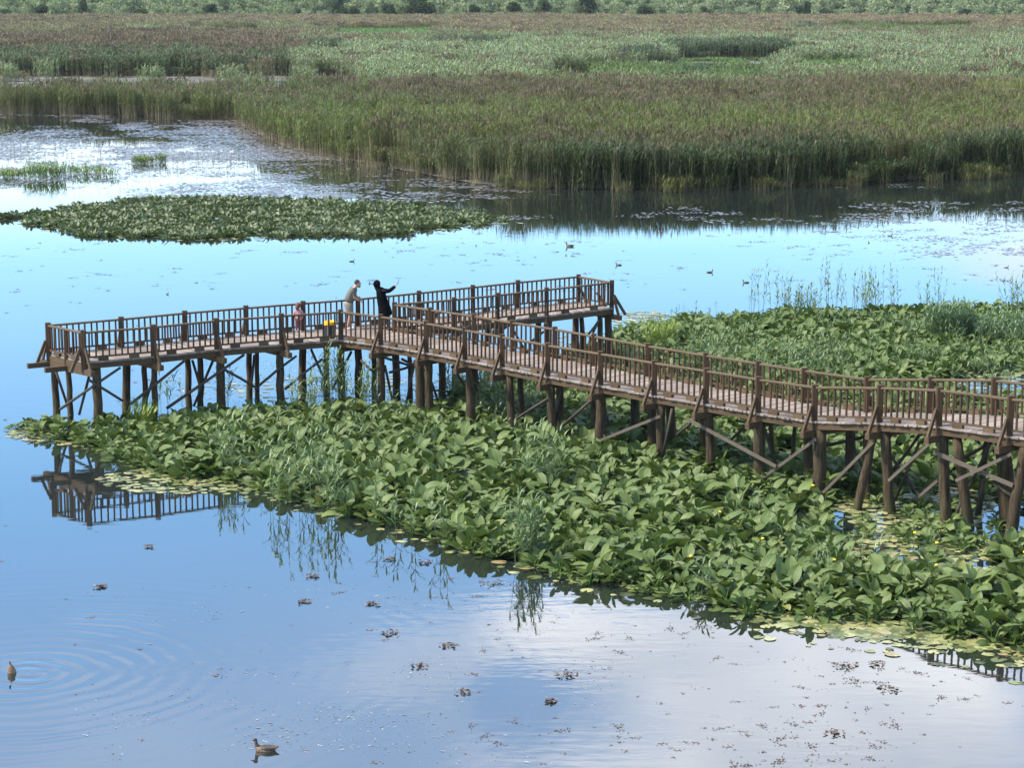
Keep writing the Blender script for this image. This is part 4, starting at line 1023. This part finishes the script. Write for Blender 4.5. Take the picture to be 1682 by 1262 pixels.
def head(b, c, face, s=1.0, tilt=0.0, mi=0):
    """head with brow, nose, mouth, ears and eyes; face is the way it looks"""
    f = Vector(face); f.z = 0; f.normalize(); sd_ = Vector((-f.y, f.x, 0)); up = Vector((0, 0, 1))
    c = Vector(c); M3 = Matrix((f, sd_, up)).transposed()
    b.ball(c + up * .02 * s, (.095 * s, .076 * s, .105 * s), 14, mi, M3)
    b.ball(c + f * .022 * s - up * .055 * s, (.068 * s, .058 * s, .07 * s), 12, mi, M3)
    b.tube([c + f * .088 * s + up * .025 * s, c + f * .112 * s - up * .015 * s, c + f * .088 * s - up * .025 * s], [.008 * s, .015 * s, .008 * s], 6, mi)
    for q in (-1, 1):
        b.ball(c + sd_ * .076 * s * q + up * .0, (.018 * s, .009 * s, .03 * s), 8, mi, M3)
        b.ball(c + f * .084 * s + sd_ * .032 * s * q + up * .022 * s, (.009 * s, .012 * s, .007 * s), 6, 2, M3)
    b.ball(c + f * .086 * s - up * .065 * s, (.006 * s, .024 * s, .006 * s), 6, 3, M3)
skin = plain('skin', (.36, .2, .14), .55, .1); eye = plain('eye', (.02, .015, .012), .3); lip = plain('lip', (.28, .1, .09), .5)
def man():
    foot = bp(574, 541, ZD)
    e = empty('person', foot); tag(e, 'person in olive shirt and khaki shorts leaning on the rail beside the black coated one', 'person', 'people on the platform')
    V = Vector
    hip = V((-.02, 0, .86)); belly = V((.01, 0, 1.0)); chest = V((.12, .03, 1.22)); neck = V((.22, .05, 1.41)); hd = V((.285, .06, 1.5))
    sl, sr = V((.13, .22, 1.33)), V((.17, -.16, 1.33)); el, er = V((.2, .3, 1.07)), V((.17, -.17, 1.06)); wl2, wr = V((.33, .32, .95)), V((.33, -.02, .955))
    vs = [hip, belly, chest, neck, hd - V((.02, 0, .04)), sl, el, wl2, sr, er, wr,
          V((-.02, .1, .82)), V((.03, .11, .47)), V((-.03, .11, .09)), V((.12, .13, .035)), V((-.02, -.1, .82)), V((.04, -.1, .47)), V((-.05, -.1, .09)), V((.1, -.11, .035))]
    ed = chain_edges([0, 1, 2, 3, 4], [2, 5, 6, 7], [2, 8, 9, 10], [0, 11, 12, 13, 14], [0, 15, 16, 17, 18])
    rd = [.13, .125, .15, .06, .05, .06, .045, .03, .06, .045, .03, .085, .058, .04, .035, .085, .058, .04, .035]
    me = skin_mesh('person_body', vs, ed, rd, [skin, skin, eye, lip, plain('olive_under', (.1, .095, .075), .85), plain('khaki_under', (.2, .165, .12), .85)], 2, lambda c: 0 if (c.z > 1.36 or c.z < .5 or (c.x > .15 and c.z < 1.12) or abs(c.y) > .24) else (4 if c.z > .9 else 5))
    b = MB(); head(b, hd, (1, .1, 0)); b.ball(hd - V((-.05, 0, .085)), (.05, .05, .045), 10, 1)
    hand(b, wl2, (1, 0, -.25), (0, 0, -1), 1, .7); hand(b, wr, (1, .2, -.25), (0, 0, -1), 1, .7)
    beard = plain('beard', (.05, .035, .025), .9); me.materials[1] = beard
    link('body', join_mb(me, b), e)
    hair = plain('hair', (.03, .02, .015), .8); b = MB(); b.ball(hd + V((-.018, 0, .045)), (.096, .084, .098), 14, 0); b.v = [v for v in b.v]
    b.f = [q for q in b.f if not all((b.v[i][0] - hd.x) > .02 and b.v[i][2] < hd.z + .09 for i in q)]; b.m = [0] * len(b.f); b.sm = [True] * len(b.f)
    b.build('hair', hair, e)
    sh = plain('olive_shirt', (.1, .095, .075), .85, .15)
    vs = [belly - V((.01, 0, .1)), belly, chest, chest + V((.07, .01, .12)), sl, lerp(sl, el, .6), sr, lerp(sr, er, .6)]
    link('shirt', skin_mesh('shirt', vs, chain_edges([0, 1, 2, 3], [2, 4, 5], [2, 6, 7]), [(.2, .185), (.2, .18), (.215, .2), .12, .11, .088, .11, .088], [sh]), e)
    st = plain('khaki_shorts', (.2, .165, .12), .85, .15)
    vs = [hip + V((0, 0, .1)), hip, V((-.02, .1, .78)), V((.03, .11, .5)), V((-.02, -.1, .78)), V((.04, -.1, .5))]
    link('shorts', skin_mesh('shorts', vs, chain_edges([0, 1], [1, 2, 3], [1, 4, 5]), [.18, .19, .14, .11, .14, .11], [st]), e)
    so_ = plain('shoe', (.5, .48, .46), .7)
    for y in (.11, -.105):
        b = MB(); b.ball((.06, y, .045), (.14, .05, .05), 10); b.build('shoe', so_, e)
    return e
def woman():
    foot = bp(632, 542, ZD)
    e = empty('person', foot); tag(e, 'person in long black coat and headscarf holding a phone out at arm length', 'person', 'people on the platform')
    V = Vector; hd = V((-.23, 0, 1.5)); neck = V((-.2, 0, 1.38)); chest = V((-.14, 0, 1.2)); hip = V((-.03, 0, .82))
    sr, er, wr = V((-.07, -.14, 1.32)), V((.17, -.2, 1.31)), V((.4, -.24, 1.5)); sl, el, wl2 = V((-.2, .15, 1.3)), V((-.2, .23, 1.02)), V((-.06, .27, .88))
    vs = [hip, lerp(hip, chest, .45), chest, neck, hd - V((0, 0, .05)), sl, el, wl2, sr, er, wr, V((-.02, .1, .78)), V((.02, .1, .45)), V((-.02, .1, .09)), V((.1, .11, .035)), V((.03, -.1, .78)), V((.12, -.1, .45)), V((.12, -.1, .09)), V((.24, -.11, .035))]
    rd = [.12, .105, .125, .05, .045, .05, .038, .026, .05, .038, .026, .075, .05, .036, .03, .075, .05, .036, .03]
    me = skin_mesh('person_body', vs, chain_edges([0, 1, 2, 3, 4], [2, 5, 6, 7], [2, 8, 9, 10], [0, 11, 12, 13, 14], [0, 15, 16, 17, 18]), rd, [skin, skin, eye, lip, plain('black_under', (.008, .008, .01), .85)], 2, lambda c: 0 if ((c.z > 1.4 and c.x < -.12) or (c.x > .36 and c.z > 1.2) or (c.z < .9 and c.z > .8 and c.y > .17)) else 4)
    b = MB(); head(b, hd, (.9, .45, 0), .97); hand(b, wr, (.45, -.05, 1), (-1, 0, .2), .95, .75); hand(b, wl2, (.3, 0, -1), (0, -1, 0), .95, .4)
    link('body', join_mb(me, b), e)
    bk = plain('black_cloth', (.004, .004, .005), .95, .3, 6, .05); dn = plain('dark_trousers', (.012, .013, .018), .8)
    f = V((.9, .45, 0)).normalized()
    b = MB(); M3 = Matrix((f, V((-f.y, f.x, 0)), V((0, 0, 1)))).transposed(); b.ball(hd - f * .012 + V((0, 0, .015)), (.128, .112, .14), 16, 0, M3)
    b.f = [q for q in b.f if not all((V(b.v[i]) - hd).dot(f) > .066 for i in q)]; b.m = [0] * len(b.f); b.sm = [True] * len(b.f)
    b.tube([hd - f * .03 - V((0, 0, .06)), neck - V((0, 0, .02)), chest + V((0, 0, .1))], [.085, .1, .15], 12, 0); b.build('headscarf', bk, e)
    vs = [chest + V((0, 0, .12)), chest, lerp(hip, chest, .45), hip, V((.03, 0, .6)), V((.07, 0, .42)), sl, el, wl2 + V((-.03, 0, .05)), sr, er, lerp(er, wr, .9)]
    link('coat', skin_mesh('coat', vs, chain_edges([0, 1, 2, 3, 4, 5], [1, 6, 7, 8], [1, 9, 10, 11]), [.12, (.2, .19), (.19, .185), (.22, .21), (.25, .23), (.275, .25), .1, .075, .06, .095, .075, .055], [bk]), e)
    vs = [hip, V((-.0, .09, .7)), V((.02, .1, .45)), V((-.02, .1, .1)), V((.05, -.09, .7)), V((.12, -.1, .45)), V((.12, -.1, .1))]
    link('trousers', skin_mesh('trousers', vs, chain_edges([0, 1, 2, 3], [0, 4, 5, 6]), [.14, .1, .075, .06, .1, .075, .06], [dn]), e)
    for x, y in ((.03, .11), (.18, -.105)):
        b = MB(); b.ball((x, y, .04), (.13, .045, .045), 10); b.build('shoe', plain('dark_shoe', (.02, .02, .02), .6), e)
    ph = MB(); c = wr + V((.07, -.01, .14)); ph.cbar(c - V((.0, 0, .075)), c + V((.02, 0, .075)), .075, .012, (1, 0, 0), .003)
    tag(ph.build('phone', plain('phone_dark', (.03, .035, .035), .25), None, foot), 'dark phone held up in the hand of the black coated person', 'phone')
def child():
    foot = bp(490.5, 546, ZD); s = .58
    e = empty('person', foot); tag(e, 'person small in pink clothes with reddish hair standing at the far rail', 'person', 'people on the platform')
    V = lambda a: Vector(a) * s
    hd = V((0, 0, 1.5)); chest = V((0, 0, 1.15)); hip = V((0, 0, .8))
    vs = [hip, V((0, 0, .95)), chest, V((0, 0, 1.32)), hd - V((0, 0, .06)), V((-.17, 0, 1.22)), V((-.24, .05, .98)), V((-.2, .16, .8)), V((.17, 0, 1.22)), V((.25, .06, 1.0)), V((.22, .2, .86)),
          V((-.1, 0, .75)), V((-.11, .02, .43)), V((-.11, 0, .09)), V((-.12, .12, .035)), V((.1, 0, .75)), V((.11, .02, .43)), V((.11, 0, .09)), V((.12, .12, .035))]
    rd = [x * s for x in [.13, .125, .14, .06, .055, .06, .048, .035, .06, .048, .035, .09, .062, .045, .04, .09, .062, .045, .04]]
    me = skin_mesh('person_body', vs, chain_edges([0, 1, 2, 3, 4], [2, 5, 6, 7], [2, 8, 9, 10], [0, 11, 12, 13, 14], [0, 15, 16, 17, 18]), rd, [skin, skin, eye, lip])
    b = MB(); head(b, hd, (.4, 1, 0), .82); hand(b, V((-.2, .16, .8)), (.1, .4, -1), (1, 0, 0), .62, .4); hand(b, V((.22, .2, .86)), (0, .6, -1), (-1, 0, 0), .62, .4)
    link('body', join_mb(me, b), e)
    hair = plain('red_hair', (.11, .035, .02), .7); b = MB(); f = Vector((.4, 1, 0)).normalized()
    b.ball(hd - f * .012 + Vector((0, 0, .02)), (.094, .094, .1), 14); b.f = [q for q in b.f if not all((Vector(b.v[i]) - hd).dot(f) > .03 and b.v[i][2] < hd.z + .07 for i in q)]; b.m = [0] * len(b.f); b.sm = [True] * len(b.f)
    b.ball(hd - f * .075 - Vector((0, 0, .05)), (.06, .05, .09), 10); b.build('hair', hair, e)
    pk = plain('pink_cloth', (.42, .2, .21), .8); pk2 = plain('rose_trousers', (.16, .065, .06), .8)
    vs = [V((0, 0, .7)), V((0, 0, .9)), chest, V((0, 0, 1.25)), V((-.17, 0, 1.22)), V((-.22, .04, 1.05)), V((.17, 0, 1.22)), V((.23, .05, 1.06))]
    link('top', skin_mesh('top', vs, chain_edges([0, 1, 2, 3], [2, 4, 5], [2, 6, 7]), [x * s for x in [.2, .165, .17, .09, .085, .07, .085, .07]], [pk]), e)
    vs = [hip, V((-.1, 0, .72)), V((-.11, .02, .43)), V((-.11, 0, .12)), V((.1, 0, .72)), V((.11, .02, .43)), V((.11, 0, .12))]
    link('trousers', skin_mesh('trousers', vs, chain_edges([0, 1, 2, 3], [0, 4, 5, 6]), [x * s for x in [.15, .11, .085, .06, .11, .085, .06]], [pk2]), e)
    for q in (-1, 1):
        b = MB(); b.ball((q * .065, .035, .026), (.034, .075, .03), 8); b.build('shoe', plain('pale_shoe', (.5, .45, .45), .7), e)
man(); woman(); child()

# ------------------------------------------------------------------ ducks
t = NT('duck_feathers')
cc = t.n('ShaderNodeTexCoord').outputs['Object']; sp = t.n('ShaderNodeSeparateXYZ', {0: cc})
nz = t.noise(cc, 38, 3, .6)
body = t.ramp(nz, [(.35, (.06, .04, .025)), (.5, (.16, .105, .065)), (.68, (.3, .22, .14))])
up_ = t.n('ShaderNodeMapRange', {0: sp.outputs[2], 1: .1, 2: .16}).outputs[0]
body = t.mix(up_, body, t.ramp(nz, [(.4, (.02, .014, .01)), (.65, (.1, .065, .04))]))
M['duck'] = t.surf(t.pbsdf(body, .6, .3))
M['duckdark'] = plain('duck_dark', (.03, .025, .02), .5); M['duckpale'] = plain('duck_pale', (.5, .44, .36), .6); M['bill'] = plain('duck_bill', (.1, .075, .03), .4)
def duck_body():
    b = MB(); st = [(-.30, .135, .012, .008), (-.25, .12, .045, .025), (-.18, .09, .085, .065), (-.08, .07, .115, .095), (.03, .065, .118, .1), (.12, .07, .1, .09), (.18, .085, .065, .065), (.21, .1, .03, .035)]
    n = 14; vs = []; fs = []
    for (x, z, w, h) in st:
        vs += [(x, w * math.cos(6.283 * k / n), z + h * math.sin(6.283 * k / n)) for k in range(n)]
    for i in range(len(st) - 1): fs += [(i * n + k, i * n + (k + 1) % n, (i + 1) * n + (k + 1) % n, (i + 1) * n + k) for k in range(n)]
    fs += [tuple(range(n)), tuple(range((len(st) - 1) * n, len(st) * n))[::-1]]; b.add(vs, fs, 0, True)
    b.tube([(.12, 0, .1), (.185, 0, .16), (.2, 0, .23), (.205, 0, .27)], [.06, .042, .034, .036], 10, 0)
    b.ball((.22, 0, .285), (.052, .036, .038), 10, 0)
    for q in (-1, 1): b.ball((.235, q * .031, .297), .007, 6, 1)
    return b.mesh('duck', [M['duck'], M['duckdark']])
DB = duck_body()
b = MB(); b.ball((.285, 0, .272), (.036, .019, .009), 8); DBill = b.mesh('bill', M['bill'])
b = MB()
for q in (-1, 1): b.ball((-.05, q * .085, .1), (.16, .035, .05), 10, 0)
b.ball((-.24, 0, .13), (.05, .02, .012), 8, 0); DWing = b.mesh('wings', M['duckdark'])
ducks = [(436, 1237, 180, 1.0, 'brown mottled duck swimming left near the bottom edge of the water'), (578, 431, 10, .95, 'dark duck far out on the water above the leaning man'), (275, 485, 80, .8, 'small dark duck alone on blue water above the left arm of the platform'),
         (936, 406, 180, 1.6, 'largest low dark bird swimming left beyond the end of the platform'), (930, 421, 100, .7, 'tiny dark duck just below the largest low bird'), (1016, 437, 180, 1.1, 'grey brown duck right of and above the platform end'),
         (1166, 449, 0, 1.1, 'brown duck facing right on blue water above the lily bed'), (1225, 466, 180, 1.1, 'brown duck nearest the tall lone reed stalks'), (1359, 467, 180, 1.0, 'duck half hidden among the tall reeds behind the lily bed'),
         (1462, 389, 0, 1.0, 'dark duck at the edge of the reed bank reflection on the right'), (1427, 400, 90, .8, 'small dark duck seen end on just below the reed bank reflection'), (782, 405, 90, .7, 'tiny dark duck between the lily island and the low bird'),
         (607, 467, 95, .8, 'small dark duck on the water between the two heads'), (1653, 441, 0, .8, 'small duck near the right edge over the pale cloud reflection')]
for (px, py, rz, sc, lab) in ducks:
    e = empty('duck', bp(px, py, -.035), R(rz)); e.scale = (sc * (.52 if py < 600 else .82),) * 3; tag(e, lab, 'duck', 'ducks swimming on the pond')
    link('body', DB, e); link('bill', DBill, e); link('wings', DWing, e)
# diving duck, tail up
e = empty('duck', DIVE); e.rotation_euler = (0, R(78), R(60)); e.location.z = -.02; e.scale = (.78,) * 3; tag(e, 'brown duck diving head down with its tail up amid ring ripples at the left edge', 'duck')
b = MB(); st = [(-.32, 0, .015, .01), (-.27, 0, .035, .03), (-.2, 0, .075, .07), (-.1, 0, .11, .1), (.02, 0, .12, .11), (.12, 0, .1, .09)]
n = 14; vs = []; fs = []
for (x, z, w, h) in st: vs += [(x, w * math.cos(6.283 * k / n), z + h * math.sin(6.283 * k / n)) for k in range(n)]
for i in range(len(st) - 1): fs += [(i * n + k, i * n + (k + 1) % n, (i + 1) * n + (k + 1) % n, (i + 1) * n + k) for k in range(n)]
fs += [tuple(range(n)), tuple(range((len(st) - 1) * n, len(st) * n))[::-1]]; b.add(vs, fs, 0, True); b.build('body', M['duck'], e)
b = MB(); b.ball((-.3, 0, .0), (.07, .03, .012), 8); b.build('tail', M['duckdark'], e)

# ------------------------------------------------------------------ air
hb = MB(); hb.v = [(x, y, z) for z in (-1.0, 22.0) for x, y in ((-9500, -400), (9500, -400), (9500, 12500), (-9500, 12500))]
hb.f = [(3, 2, 1, 0), (4, 5, 6, 7), (0, 1, 5, 4), (1, 2, 6, 5), (2, 3, 7, 6), (3, 0, 4, 7)]; hb.m = [0] * 6; hb.sm = [False] * 6
hm = bpy.data.materials.new('haze'); hm.use_nodes = True; hm.node_tree.nodes.clear()
ho = hm.node_tree.nodes.new('ShaderNodeOutputMaterial'); hv = hm.node_tree.nodes.new('ShaderNodeVolumePrincipled')
hv.inputs['Color'].default_value = (.9, .95, 1, 1); hv.inputs['Density'].default_value = .00005; hv.inputs['Anisotropy'].default_value = .2
hm.node_tree.links.new(hv.outputs[0], ho.inputs['Volume'])
tag(hb.build('haze', hm), kind='stuff')
S.cycles.volume_bounces = 0
S.cycles.use_denoising = True
S.cycles.max_bounces = 6; S.cycles.transparent_max_bounces = 4
